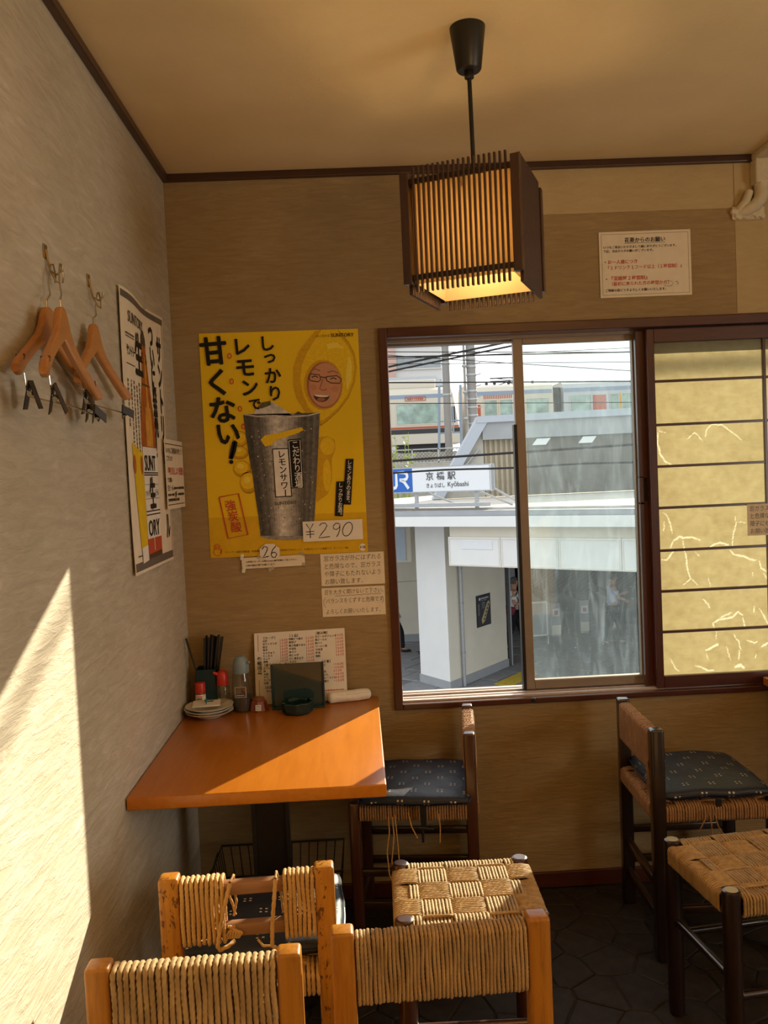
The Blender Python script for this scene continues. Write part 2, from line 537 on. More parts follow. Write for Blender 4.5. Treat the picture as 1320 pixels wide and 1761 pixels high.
class Sheet:
    """a sheet of paper or a sign face: local u to the reader's right, v up, print in layers just proud of it"""

    def __init__(s, o, U, V, bend=None, lift=.0004):
        s.o = Vector(o); s.U = Vector(U).normalized(); s.V = Vector(V).normalized(); s.N = s.U.cross(s.V)
        s.bend = bend; s.lift = lift; s.acc = {}

    def pt(s, u, v, h):
        w = h + (s.bend(u, v) if s.bend else 0)
        return s.o + s.U * u + s.V * v + s.N * w

    def base(s, w, h, th, mat, name, parent=None, u0=0, v0=0, nu=1, nv=1):
        bm = bmesh.new(); g = {}
        for k, hh in ((0, 0.0), (1, th)):
            for i in range(nu + 1):
                for j in range(nv + 1):
                    g[k, i, j] = bm.verts.new(s.pt(u0 + w * i / nu, v0 + h * j / nv, hh))
        for i in range(nu):
            for j in range(nv):
                bm.faces.new((g[1, i, j], g[1, i + 1, j], g[1, i + 1, j + 1], g[1, i, j + 1]))
                bm.faces.new((g[0, i, j], g[0, i, j + 1], g[0, i + 1, j + 1], g[0, i + 1, j]))
        for i in range(nu):
            bm.faces.new((g[0, i, 0], g[0, i + 1, 0], g[1, i + 1, 0], g[1, i, 0]))
            bm.faces.new((g[0, i + 1, nv], g[0, i, nv], g[1, i, nv], g[1, i + 1, nv]))
        for j in range(nv):
            bm.faces.new((g[0, 0, j + 1], g[0, 0, j], g[1, 0, j], g[1, 0, j + 1]))
            bm.faces.new((g[0, nu, j], g[0, nu, j + 1], g[1, nu, j + 1], g[1, nu, j]))
        s.th = th
        me = bpy.data.meshes.new(name); bm.to_mesh(me); bm.free()
        s.par = parent
        return link_mesh(name, me, mat, parent)

    def _a(s, name, mat):
        k = (name, mat.name)
        if k not in s.acc: s.acc[k] = (bmesh.new(), mat)
        return s.acc[k][0]

    def poly(s, pts, mat, layer=1, name='print'):
        b = s._a(name, mat); h = s.th + s.lift * layer
        if s.bend:     # cut along v so that it follows the paper
            pass
        f = b.faces.new([b.verts.new(s.pt(u, v, h)) for u, v in pts])
        return f

    def rect(s, u0, v0, u1, v1, mat, layer=1, name='print', nu=1, nv=1):
        for i in range(nu):
            for j in range(nv):
                a, c = u0 + (u1 - u0) * i / nu, u0 + (u1 - u0) * (i + 1) / nu
                d, e = v0 + (v1 - v0) * j / nv, v0 + (v1 - v0) * (j + 1) / nv
                s.poly([(a, d), (c, d), (c, e), (a, e)], mat, layer, name)

    def frame(s, u0, v0, u1, v1, w, mat, layer=1, name='print'):
        s.rect(u0, v0, u1, v0 + w, mat, layer, name); s.rect(u0, v1 - w, u1, v1, mat, layer, name)
        s.rect(u0, v0 + w, u0 + w, v1 - w, mat, layer, name); s.rect(u1 - w, v0 + w, u1, v1 - w, mat, layer, name)

    def ell(s, cu, cv, ru, rv, mat, layer=1, name='print', rot=0, n=28, a0=0, a1=2 * PI):
        P = []
        for i in range(n):
            t = a0 + (a1 - a0) * i / n; x, y = ru * math.cos(t), rv * math.sin(t)
            P.append((cu + x * math.cos(rot) - y * math.sin(rot), cv + x * math.sin(rot) + y * math.cos(rot)))
        s.poly(P, mat, layer, name)

    def stroke(s, pts, w, mat, layer=1, name='print'):
        b = s._a(name, mat); h = s.th + s.lift * layer; L = []
        ws = w if isinstance(w, (list, tuple)) else [w] * len(pts)
        for i, (x, y) in enumerate(pts):
            x0, y0 = pts[max(i - 1, 0)]; x1, y1 = pts[min(i + 1, len(pts) - 1)]
            dx, dy = x1 - x0, y1 - y0; q = math.hypot(dx, dy) or 1
            nx, ny = -dy / q * ws[i] / 2, dx / q * ws[i] / 2
            L.append((b.verts.new(s.pt(x + nx, y + ny, h)), b.verts.new(s.pt(x - nx, y - ny, h))))
        for (a, c), (d, e) in zip(L, L[1:]): b.faces.new((a, c, e, d))

    def text(s, txt, u, v, size, mat, layer=2, bold=0.0, sx=1.0, rot=0.0, shear=0.0, anchor='l', name='lettering'):
        b0 = min(bold, .010); ex = max(0.0, bold - b0)      # heavy print: struck again a hair aside
        V, F = glyph_mesh(txt, b0, shear)
        if not V: return
        wd = max(x for x, y in V)
        off = {'l': 0, 'c': -wd / 2, 'r': -wd}[anchor]
        b = s._a(name, mat); h = s.th + s.lift * layer; c, q = math.cos(rot), math.sin(rot)
        sh = [(0, 0)] if not ex else ([(-ex, 0), (ex, 0)] if size < .03 else [(-ex, 0), (ex, 0), (0, ex), (0, -ex), (0, 0)])
        for ki, (ax, ay) in enumerate(sh):
            vs = []; hk = h + min(.00012, s.lift * .16) * ki
            for x, y in V:
                x = (x + off + ax) * size * sx; y = (y + ay) * size
                vs.append(b.verts.new(s.pt(u + x * c - y * q, v + x * q + y * c, hk)))
            for f in F:
                try: b.faces.new([vs[i] for i in f])
                except ValueError: pass

    def vtext(s, txt, u, v, size, mat, layer=2, bold=0.0, step=1.0, sx=1.0, rot=0.0, name='lettering', shear=0.0):
        """one sign below the other; (u, v) is the top centre"""
        for i, ch in enumerate(txt):
            d = (i + .86) * size * step
            cu, cv = u + math.sin(rot) * d, v - math.cos(rot) * d
            if ch == 'ー':      # the long-vowel bar stands upright in a column
                s.stroke([(cu, cv + size * .78), (cu, cv)], size * .09 + bold * size * 2, mat, layer, name); continue
            if ch in '、。':
                s.text(ch, cu + size * .1 * sx, cv + size * .5, size, mat, layer, bold, sx, rot, shear, 'l', name); continue
            s.text(ch, cu - .5 * size * sx * math.cos(rot), cv - .5 * size * sx * math.sin(rot), size, mat, layer, bold, sx, rot, shear, 'l', name)

    def scribble(s, u, v, length, h, mat, layer=1, vertical=False, name='small_print', seed=0):
        """print too small to read: broken marks along a line"""
        rr = random.Random(seed + int(u * 9999) + int(v * 7777)); p = 0
        while p < length:
            w = h * rr.uniform(.45, .95); g = h * rr.uniform(.12, .4)
            a, b = p, min(length, p + w); hh = h * rr.uniform(.55, 1.0)
            if vertical: s.rect(u - hh / 2, v - b, u + hh / 2, v - a, mat, layer, name)
            else: s.rect(u + a, v - hh / 2, u + b, v + hh / 2, mat, layer, name)
            p = b + g

    def done(s, parent):
        for (name, _), (b, mat) in s.acc.items():
            me = bpy.data.meshes.new(name); b.to_mesh(me); b.free()
            o = link_mesh(name, me, mat, parent)
            o['kind'] = 'stuff'
        s.acc = {}


XA, YA, ZA = Vector((1, 0, 0)), Vector((0, 1, 0)), Vector((0, 0, 1))
#--SETTING--
# ================================================================== the room
RX, RY, RZ = 3.5, -5.3, 2.469
WX0, WX1, WZ0, WZ1 = .690, 2.62, .652, 1.937      # opening of the window in the back wall


def wall_box(name, lo, hi, mat):
    o = MB().box(lo, hi).build(name, mat); o['kind'] = 'structure'; return o


wall_box('wall_left', (-.12, RY, 0), (0, .16, RZ), M_WALL_L)
b = MB()
b.box((RX, RY, 0), (RX + .12, -3.75, RZ)); b.box((RX, -2.05, 0), (RX + .12, .16, RZ)); b.box((RX, -3.75, 0), (RX + .12, -2.05, .72)); b.box((RX, -3.75, 1.88), (RX + .12, -2.05, RZ))
wr = b.build('wall_right', M_WALL_L); wr['kind'] = 'structure'
w2 = struct_root('added_window', (RX, -2.9, .72))  # added unseen window, opened in this wall for the side fill light
for lo_, hi_, nm_ in (((RX - .012, -3.78, .70), (RX + .12, -3.75, 1.90), 'jamb'), ((RX - .012, -2.05, .70), (RX + .12, -2.02, 1.90), 'jamb'), ((RX - .012, -3.75, 1.86), (RX + .12, -2.05, 1.90), 'head'), ((RX - .012, -3.75, .70), (RX + .12, -2.05, .73), 'sill')):
    b = MB(); b.box(lo_, hi_, .003); b.build(nm_, M_FRAMEV, w2)
wall_box('wall_front', (-.12, RY - .12, 0), (RX + .12, RY, RZ), M_WALL_B)
b = MB()
b.box((0, 0, 0), (WX0, .15, RZ)); b.box((WX1, 0, 0), (RX, .15, RZ))
b.box((WX0, 0, 0), (WX1, .15, WZ0)); b.box((WX0, 0, WZ1), (WX1, .15, RZ))
wb = b.build('wall_back', M_WALL_B); wb['kind'] = 'structure'
wall_box('ceiling', (-.12, RY - .12, RZ), (RX + .12, .16, RZ + .1), M_CEIL)
# the smoother, paler strip papered over the top of the back wall, and the seam in the paper
o = MB().box((1.20, -.0012, 2.298), (1.906, .004, RZ)).build('wall_patch', M_WALLP, wb)
o = MB().box((1.909, -.0014, 1.945), (RX - .001, .004, RZ)).build('wall_patch', M_WALLP, wb)
# mouldings
b = MB(); b.box((0, -.020, RZ - .024), (RX, 0, RZ), .003); o = b.build('trim_1', M_TRIM); o['kind'] = 'structure'
b = MB(); b.box((0, RY, RZ - .024), (.020, -.02, RZ), .003); o = b.build('trim_2', M_TRIM); o['kind'] = 'structure'
b = MB(); b.box((0, -.012, 0), (RX, 0, .055), .003); o = b.build('baseboard_back', M_FRAME); o['kind'] = 'structure'
b = MB(); b.box((0, RY, 0), (.012, -.012, .055), .003); o = b.build('baseboard_left', M_FRAME); o['kind'] = 'structure'


# floor: dark irregular crazy-paving tiles, each its own piece, in a dark bed
fl = MB().box((-.12, RY, -.08), (RX + .12, .16, -.005)).build('floor', M_GROUT); fl['kind'] = 'structure'


def clip(poly, p, n):
    out = []
    for i in range(len(poly)):
        a, c = poly[i], poly[(i + 1) % len(poly)]
        da, dc = (a[0] - p[0]) * n[0] + (a[1] - p[1]) * n[1], (c[0] - p[0]) * n[0] + (c[1] - p[1]) * n[1]
        if da <= 0: out.append(a)
        if (da < 0) != (dc < 0) and abs(da - dc) > 1e-12:
            t = da / (da - dc); out.append((a[0] + (c[0] - a[0]) * t, a[1] + (c[1] - a[1]) * t))
    return out


def floor_tiles(x0, x1, y0, y1, cell, gap):
    rr = random.Random(3); S = []
    ny = int((y1 - y0) / (cell * .82)); nx = int((x1 - x0) / cell)
    for j in range(-1, ny + 2):
        for i in range(-1, nx + 2):
            S.append((x0 + (i + (.5 if j % 2 else 0)) * cell + rr.uniform(-.46, .46) * cell,
                      y0 + j * cell * .82 + rr.uniform(-.40, .40) * cell))
    for k, s in enumerate(S):
        P = [(x0, y0), (x1, y0), (x1, y1), (x0, y1)]
        for q in S:
            d = math.hypot(q[0] - s[0], q[1] - s[1])
            if q is s or d > cell * 2.6: continue
            n = ((q[0] - s[0]) / d, (q[1] - s[1]) / d)
            P = clip(P, ((s[0] + q[0]) / 2 - n[0] * gap, (s[1] + q[1]) / 2 - n[1] * gap), n)
            if len(P) < 3: break
        if len(P) < 3: continue
        cx = sum(p[0] for p in P) / len(P); cy = sum(p[1] for p in P) / len(P)
        if not (x0 < cx < x1 and y0 < cy < y1): continue
        top = [(cx + (p[0] - cx) * .93, cy + (p[1] - cy) * .93) for p in P]
        h = -.0012 + rr.uniform(0, .0012); n = len(P)
        V = [(p[0] - cx, p[1] - cy, -.007) for p in P] + [(p[0] - cx, p[1] - cy, h - .0028) for p in P] + [(p[0] - cx, p[1] - cy, h) for p in top]
        F = [tuple(range(2 * n, 3 * n))] + [(a, (a + 1) % n, n + (a + 1) % n, n + a) for a in range(n)] + \
            [(n + a, n + (a + 1) % n, 2 * n + (a + 1) % n, 2 * n + a) for a in range(n)]
        me = bpy.data.meshes.new('floor_tile'); me.from_pydata(V, [], F); me.update(); me.materials.append(M_TILE)
        o = bpy.data.objects.new('floor_tile', me); COL.objects.link(o); o.location = (cx, cy, 0); o.parent = fl


floor_tiles(.06, 2.30, -1.98, -.014, .140, .0020)

# ------------------------------------------------------------------ the window: casing, tracks
win = struct_root('window_1', (1.65, 0, WZ0))
b = MB(); b.box((.687, -.014, .648), (.716, .15, 1.941), .003); b.build('jamb', M_FRAMEV, win)
b = MB(); b.box((2.595, -.014, .648), (2.62, .15, 1.941), .003); b.build('jamb', M_FRAMEV, win)
b = MB(); b.box((.716, -.014, 1.908), (2.595, .15, 1.941), .003); b.build('head', M_FRAME, win)
b = MB(); b.box((.716, -.014, .648), (2.595, .15, .668), .003); b.build('sill', M_FRAME, win)
b = MB(); b.box((.716, .012, .668), (2.595, .030, .674)); b.box((.716, .050, .668), (2.595, .066, .673), .001)
b.box((.716, .092, .668), (2.595, .105, .674), .001); b.box((.716, .128, .668), (2.595, .15, .672), .001)
b.build('track', M_BRONZED, win)
b = MB(); b.box((.716, .050, 1.899), (2.595, .066, 1.908)); b.box((.716, .105, 1.896), (2.595, .15, 1.908)); b.build('upper_track', M_BRONZE, win)
b = MB(); b.lathe([(.007, 0), (.007, .01), (.004, .014)], (0, 0, 0), 12)
o = b.build('window_stop', M_BLACK, win, world=False); o.data.transform(Matrix.Translation((1.162 - 1.65, -.018, .003)))

# the glass sash slid to the middle of the opening
sash = thing('glass_slider', 'bronze framed sliding glass sash with a dusty pane, half closing the open window', 'window sash', (1.365, .08, .674))
ys0, ys1 = .068, .092
b = MB(); b.box((1.152, ys0, .676), (1.186, ys1, 1.908), .002); b.build('stile', M_BRONZE, sash)
b = MB(); b.box((1.566, ys0, .676), (1.605, ys1, 1.908), .002); b.build('stile', M_BRONZE, sash)
b = MB(); b.box((1.186, ys0, .676), (1.566, ys1, .708), .002); b.box((1.186, ys0 - .004, .700), (1.566, ys0, .705)); b.build('bottom_rail', M_BRONZE, sash)
b = MB(); b.box((1.186, ys0, 1.880), (1.566, ys1, 1.908), .002); b.build('top_rail', M_BRONZE, sash)
b = MB(); b.box((1.184, .079, .706), (1.568, .082, 1.882)); b.build('glass_pane', M_DUSTY, sash)
b = MB(); b.box((1.1445, ys0 - .004, .672), (1.156, ys1 + .004, 1.605), .001); o = b.build('weather_strip', M_BLACK, sash)
# rear glass sash parked behind the paper screen
sash2 = thing('glass_slider', 'glass sash parked behind the paper screen', 'window sash', (2.1, .117, .674))
b = MB(); b.box((1.612, .108, .676), (1.64, .126, 1.896), .002); b.build('stile', M_BRONZE, sash2)
b = MB(); b.box((2.565, .108, .676), (2.593, .126, 1.896), .002); b.build('stile', M_BRONZE, sash2)
b = MB(); b.box((1.64, .108, .676), (2.565, .126, .700), .002); b.build('bottom_rail', M_BRONZE, sash2)
b = MB(); b.box((1.64, .108, 1.872), (2.565, .126, 1.896), .002); b.build('top_rail', M_BRONZE, sash2)
b = MB(); b.box((1.638, .116, .698), (2.567, .118, 1.874)); b.build('glass_pane', glass_clear('window_glass', (.95, .97, .96), haze=0, gl=.05), sash2)

# rear paper screen: only its stile with the finger pull shows beside the front screen
rs = thing('shoji_screen', 'rear paper screen showing only a dark stile with a finger pull beside the glass', 'shoji screen', (1.595, .04, .674))
b = MB()
b.box((1.566, .030, .674), (1.606, .048, .868 + .45), .002); b.box((1.566, .030, 1.40), (1.606, .048, 1.905), .002)
b.box((1.566, .030, 1.31), (1.580, .048, 1.405)); b.box((1.594, .030, 1.31), (1.606, .048, 1.405)); b.box((1.579, .040, 1.31), (1.595, .048, 1.405))
b.build('stile', M_FRAMEV, rs)
b = MB(); b.box((1.580, .0385, 1.318), (1.594, .0402, 1.400)); b.build('finger_pull', M_BLACK, rs)

# the front paper screen
sh = thing('shoji_screen', 'sliding paper screen of dark lattice and torn yellowed paper', 'shoji screen', (2.10, .012, .668))
SX0, SX1 = 1.596, 2.592
b = MB(); b.box((SX0, .002, .672), (1.6215, .026, 1.904), .002); b.build('stile', M_FRAMEV, sh)
b = MB(); b.box((2.566, .002, .672), (SX1, .026, 1.904), .002); b.build('stile', M_FRAMEV, sh)
b = MB(); b.box((1.6215, .002, .672), (2.566, .026, .714), .002); b.build('bottom_rail', M_FRAME, sh)
b = MB(); b.box((1.6215, .002, 1.858), (2.566, .026, 1.904), .002); b.build('top_rail', M_FRAME, sh)
SZ = [.714, .866, 1.007, 1.148, 1.295, 1.437, 1.579, 1.727, 1.858]
for z in SZ[1:-1]:
    b = MB(); b.box((1.6215, .006, z - .0045), (2.566, .018, z + .0045), .001); b.build('lattice_bar', M_FRAME, sh)
SXV = [1.6215, 2.000, 2.283, 2.566]
for x in SXV[1:-1]:
    b = MB(); b.box((x - .005, .004, .714), (x + .005, .016, 1.858), .001); b.build('lattice_bar', M_FRAMEV, sh)

# tears in the paper, read off the screen (x, z, half width in m)
TEAR = []


def tear(w, *pts):
    rr = random.Random(len(TEAR)); Q = [pts[0]]
    for (ax, az), (bx, bz) in zip(pts, pts[1:]):
        ln = math.hypot(bx - ax, bz - az) or 1; n = max(1, int(ln / .007))
        for i in range(1, n + 1):
            j = rr.uniform(-.0016, .0016) if i < n else 0
            Q.append((ax + (bx - ax) * i / n - (bz - az) / ln * j, az + (bz - az) * i / n + (bx - ax) / ln * j))
    TEAR.append((w, Q))


def px(x, y):   # crop marks (photo 1090..1320 x 860..1230 at 4.76x) to the plane of the screen
    X, Y = 1090 + x / 4.761, 860 + y / 4.757
    d = _f + _r * ((X - 660) / 1455.6) - _u * ((Y - 880.5) / 1455.6)
    t = (.018 + 2.861022) / d.y
    return (.5961721 + d.x * t, 1.45102588 + d.z * t)


for w, P in [(.0016, [(240, 106), (262, 120), (295, 190), (312, 270)]), (.0012, [(248, 180), (240, 250)]),
             (.0022, [(300, 390), (325, 330), (370, 298), (400, 312), (470, 303), (540, 328)]), (.002, [(228, 488), (270, 490), (320, 420)]),
             (.0017, [(400, 330), (425, 470), (436, 560), (462, 640), (405, 690)]), (.0012, [(462, 640), (515, 692)]), (.0012, [(505, 430), (530, 458)]),
             (.0014, [(828, 130), (835, 200), (812, 280), (806, 370)]), (.0010, [(845, 178), (915, 184)]),
             (.0022, [(620, 382), (660, 360), (705, 348), (770, 365)]), (.0022, [(785, 410), (815, 445), (890, 458), (945, 485), (1000, 492)]),
             (.0018, [(1025, 500), (1040, 560), (1085, 585)]), (.0012, [(1060, 600), (1085, 640)]), (.0012, [(970, 590), (972, 620)]), (.001, [(610, 640), (622, 700)]),
             (.0018, [(562, 812), (605, 850), (616, 880)]), (.0022, [(655, 1045), (645, 1010), (690, 980), (800, 960), (850, 912), (885, 940)]),
             (.0016, [(700, 965), (800, 920)]), (.0016, [(890, 960), (905, 1035)]), (.0014, [(980, 870), (980, 915)]), (.0016, [(1025, 890), (1080, 980), (1092, 1010)]),
             (.0030, [(588, 1228), (630, 1210), (682, 1182)]), (.0015, [(810, 1095), (860, 1165), (870, 1215), (885, 1228)]), (.0015, [(860, 1230), (855, 1305)]),
             (.0012, [(755, 1200), (790, 1310)]), (.0018, [(925, 1148), (985, 1170), (1005, 1160)]), (.0025, [(1045, 1200), (1090, 1170)]), (.001, [(1000, 1250), (990, 1290)]),
             (.0014, [(300, 1300), (340, 1380), (370, 1400)]), (.002, [(500, 1358), (545, 1365), (600, 1395), (650, 1392)]), (.004, [(830, 1365), (870, 1350), (895, 1370)]),
             (.001, [(590, 1250), (610, 1310)]), (.001, [(675, 1080), (672, 1140)])]:
    tear(w, *[px(*p) for p in P])
for w, P in [(.0022, [(200, 1000), (195, 1080), (215, 1170), (260, 1240), (310, 1270)]), (.001, [(205, 965), (210, 985), (265, 1000)]), (.0013, [(448, 1052), (510, 998), (530, 1015), (575, 1072)]),
             (.0016, [(598, 1030), (612, 970), (655, 930), (740, 932), (800, 978), (900, 1058)])]:
    # these four lie in the crop 540..900 at 4.89x: bring them into the same marks
    tear(w, *[px((x / 4.891) * 4.761, ((540 + y / 4.891) - 860) * 4.757) for x, y in P])


def shoji_cell(x0, x1, z0, z1, fine):
    st = .0024 if fine else .012
    nx, nz = max(2, int((x1 - x0) / st)), max(2, int((z1 - z0) / st))
    gx = np.linspace(x0, x1, nx + 1); gz = np.linspace(z0, z1, nz + 1)
    X, Z = np.meshgrid(gx, gz, indexing='ij'); T = np.zeros_like(X)
    if fine:
        for w, P in TEAR:
            for i, ((ax, az), (bx, bz)) in enumerate(zip(P, P[1:])):
                if max(ax, bx) < x0 - .02 or min(ax, bx) > x1 + .02 or max(az, bz) < z0 - .02 or min(az, bz) > z1 + .02: continue
                ww = w * (.62 + .5 * math.sin(PI * (i + .6) / (len(P) + .2)) + .22 * math.sin(i * 2.1))
                t = np.clip(((X - ax) * (bx - ax) + (Z - az) * (bz - az)) / ((bx - ax) ** 2 + (bz - az) ** 2 + 1e-12), 0, 1)
                j = .0008 * np.sin(X * 900 + Z * 700)
                d = np.hypot(X - ax - t * (bx - ax) + j, Z - az - t * (bz - az) - j)
                T = np.maximum(T, np.clip(1.25 - d / (ww * 1.25), 0, 1))
    Yv = .0185 + .0009 * np.sin(X * 40 + Z * 23) * np.sin(Z * 55)
    V = np.stack([X, Yv, Z], -1).reshape(-1, 3)
    idx = np.arange((nx + 1) * (nz + 1)).reshape(nx + 1, nz + 1)
    F = np.stack([idx[:-1, :-1], idx[1:, :-1], idx[1:, 1:], idx[:-1, 1:]], -1).reshape(-1, 4)
    me = np_mesh('paper_pane', V, F)
    at = me.attributes.new('torn', 'FLOAT', 'POINT'); at.data.foreach_set('value', T.reshape(-1).astype(np.float32))
    link_mesh('paper_pane', me, M_SHOJI, sh)


for i in range(3):
    for j in range(8):
        shoji_cell(SXV[i], SXV[i + 1], SZ[j], SZ[j + 1], i == 0 or (i == 1))

# ------------------------------------------------------------------ pipe and its putty, high on the back wall
pp = thing('wall_pipe', 'beige conduit elbow sealed with putty, high on the back wall by the ceiling', 'pipe', (1.98, -.02, 2.25))
b = MB(); b.box((1.962, -.050, 2.365), (2.012, -.001, 2.447), .006); b.build('duct_cover', M_DUCT, pp)
b = MB(); b.box((1.962, -.30, 2.447), (2.03, -.001, 2.468), .004); b.build('duct_cover', M_DUCT, pp)
b = MB(); b.tube([(1.988, -.026, 2.385), (1.990, -.026, 2.345), (1.986, -.026, 2.318), (1.968, -.025, 2.296), (1.944, -.020, 2.284), (1.925, -.004, 2.276)], [.023, .023, .022, .021, .020, .019], 14)
auto_smooth(b.build('elbow_pipe', M_DUCT, pp))
b = MB(); b.tube([(1.952, -.02, 2.345), (1.938, -.022, 2.312), (1.920, -.012, 2.288), (1.912, -.002, 2.28)], [.013, .014, .014, .012], 12)
auto_smooth(b.build('stub_pipe', M_DUCT, pp))
b = MB(); b.boxm((.112, .014, .044), Matrix.Translation((1.952, -.006, 2.277)), .006)
for k in range(9):
    a = random.Random(k); b.boxm((.030, .022, .020), Matrix.Translation((1.905 + .011 * k, -.010, 2.262 + a.uniform(0, .022))) @ Matrix.Rotation(a.uniform(-.6, .6), 4, 'Y'), .008)
b.build('putty_seal', M_PUTTY, pp)
# ================================================================== pendant lamp
LC = Vector((.896, -.876, 0)); LW, LYAW, LT, LB = .250, .399, 2.124, 1.862
lamp = thing('pendant_lamp', 'square wooden slatted pendant lamp with a warm paper lining hanging from the ceiling', 'pendant lamp', (LC.x, LC.y, LB), -LYAW)
b = MB(); b.lathe([(.026, RZ - .098), (.029, RZ - .094), (.041, RZ - .003), (.041, RZ)], (LC.x, LC.y, 0), 28); auto_smooth(b.build('ceiling_cup', M_BLACK, lamp))
b = MB(); b.lathe([(.008, RZ - .116), (.011, RZ - .114), (.011, RZ - .1), (.009, RZ - .097)], (LC.x, LC.y, 0), 16); auto_smooth(b.build('cord_grip', M_BLACK, lamp))
b = MB(); b.tube([(LC.x, LC.y, RZ - .114), (LC.x + .001, LC.y, 2.25), (LC.x + .0025, LC.y, LT - .05)], .0052, 10); auto_smooth(b.build('cord', M_CORD, lamp))
h = LW / 2


def LM(x, y, z): return (x, y, z - LB)     # lamp frame: origin at the middle of its open bottom


# corner posts: two boards meeting at each corner
for sx in (-1, 1):
    for sy in (-1, 1):
        b = MB()
        b.box((sx * h - .010, sy * h - .010, .012), (sx * h + .010, sy * h + .010, LT - LB - .004), .0015)
        b.build('corner_post', M_SLAT, lamp, world=False)
# rails, top and bottom, on four sides
for k in range(4):
    R4 = Matrix.Rotation(k * PI / 2, 4, 'Z')
    for z in (.028, LT - LB - .022):
        b = MB(); b.boxm((LW - .02, .008, .012), R4 @ Matrix.Translation((0, -h + .006, z)), .001); b.build('rail', M_SLAT, lamp, world=False)
slat_me = MB().boxm((.0050, .0085, LT - LB + .014), Matrix.Identity(4), .001, 1).mesh('slat')
slat_me.materials.append(M_SLAT)
NS = 19
for k in range(4):
    for i in range(NS):
        x = -h + .021 + (LW - .042) * i / (NS - 1)
        o = bpy.data.objects.new('slat', slat_me); COL.objects.link(o); o.parent = lamp
        p = Matrix.Rotation(k * PI / 2, 4, 'Z') @ Vector((x, -h - .002, (LT - LB) / 2)); o.location = p; o.rotation_euler = (0, 0, k * PI / 2)
for k in range(4):
    R4 = Matrix.Rotation(k * PI / 2, 4, 'Z')
    b = MB(); b.boxm((LW - .022, .001, LT - LB - .03), R4 @ Matrix.Translation((0, -h + .014, (LT - LB) / 2)), 0); b.build('paper_lining', M_LPAPER, lamp, world=False)
b = MB(); b.lathe([(.013, .170), (.016, .175), (.018, .21), (.012, .215)], (0, 0, 0), 16)
b.box((-.11, -.004, .213), (.11, .004, .220)); b.box((-.004, -.11, .213), (.004, .11, .220)); auto_smooth(b.build('lamp_holder', M_BLACK, lamp, world=False))
tb = NT('bulb_glow'); tb.p.inputs['Base Color'].default_value = (.9, .7, .4, 1)
tb.p.inputs['Emission Color'].default_value = (1, .66, .30, 1); tb.p.inputs['Emission Strength'].default_value = 60.0
b = MB(); b.lathe([(.006, .078), (.020, .084), (.030, .104), (.031, .118), (.024, .142), (.014, .160), (.013, .172)], (0, 0, 0), 18)
auto_smooth(b.build('light_bulb', tb.m, lamp, world=False))

# ================================================================== table in the corner
TZ = .70
tab = thing('corner_table', 'orange wooden table half in sunlight pushed into the corner', 'table', (.32, -.42, 0))
b = MB(); b.box((.003, -.833, TZ - .032), (.632, -.001, TZ), .004, 3); auto_smooth(b.build('tabletop', M_TABLE, tab))
b = MB(); b.box((.255, -.455, .03), (.350, -.385, TZ - .045), .003); b.build('pedestal', M_BLACKM, tab)
for x in (.252, .348):
    b = MB(); b.box((x - .005, -.462, .03), (x + .008, -.452, TZ - .045), .002); b.build('pedestal_edge', M_BLACK, tab)
b = MB(); b.box((.12, -.52, TZ - .046), (.50, -.32, TZ - .032), .003); b.build('mounting_plate', M_BLACKM, tab)
b = MB(); b.lathe([(.20, 0), (.20, .012), (.17, .024), (.06, .032)], (.303, -.42, 0), 32); auto_smooth(b.build('base_plate', M_BLACKM, tab))

bk = thing('wire_basket', 'black wire basket on the floor under the corner table', 'basket', (.30, -.17, 0))
bx0, bx1, by0, by1, bz = .085, .495, -.29, -.06, .235


def wires(lines, r, name, par, mat=M_BLACKM, n=6):
    b = MB()
    for L in lines: b.tube(L, r, n)
    return b.build(name, mat, par)


wires([[(bx0, by0, bz), (bx1, by0, bz), (bx1, by1, bz), (bx0, by1, bz), (bx0, by0, bz)]], .0035, 'rim', bk)
wires([[(bx0 + .03, by0 + .02, .006), (bx1 - .03, by0 + .02, .006), (bx1 - .03, by1 - .02, .006), (bx0 + .03, by1 - .02, .006), (bx0 + .03, by0 + .02, .006)]], .003, 'foot_ring', bk)
for i in range(15):
    t = i / 14; xa, xb = bx0 + (bx1 - bx0) * t, bx0 + .03 + (bx1 - bx0 - .06) * t
    wires([[(xa, by0, bz), (xb, by0 + .02, .006), (xb, by1 - .02, .006), (xa, by1, bz)]], .0018, 'wire', bk)
for i in range(1, 8):
    t = i / 8; ya, yb = by0 + (by1 - by0) * t, by0 + .02 + (by1 - by0 - .04) * t
    wires([[(bx0, ya, bz), (bx0 + .03, yb, .006), (bx1 - .03, yb, .006), (bx1, ya, bz)]], .0018, 'wire', bk)
b = MB(); b.tube([(bx0 - .004, by0 + .05, bz), (bx0 - .018, by0 + .07, bz - .04), (bx0 - .018, by1 - .07, bz - .04), (bx0 - .004, by1 - .05, bz)], .003, 6); b.build('handle', M_BLACKM, bk)

# added unseen lamp behind the viewer: pole and bowl built round the uplight
fl_ = thing('added_floor_lamp', 'open-bowled standing lamp added out of view as fill light', 'floor lamp', (1.5, -3.35, 0))
b = MB(); b.lathe([(.15, 0), (.15, .015), (.03, .03)], (1.5, -3.35, 0), 28); auto_smooth(b.build('base', M_BLACKM, fl_))
b = MB(); b.cyl((1.5, -3.35, .03), (1.5, -3.35, 1.36), .014, n=12); auto_smooth(b.build('pole', M_BLACKM, fl_))
b = MB(); b.lathe([(.03, 1.35), (.14, 1.375), (.245, 1.43), (.262, 1.475), (.258, 1.475), (.240, 1.435), (.135, 1.382), (.001, 1.36)], (1.5, -3.35, 0), 32); auto_smooth(b.build('bowl_shade', M_BLACKM, fl_))

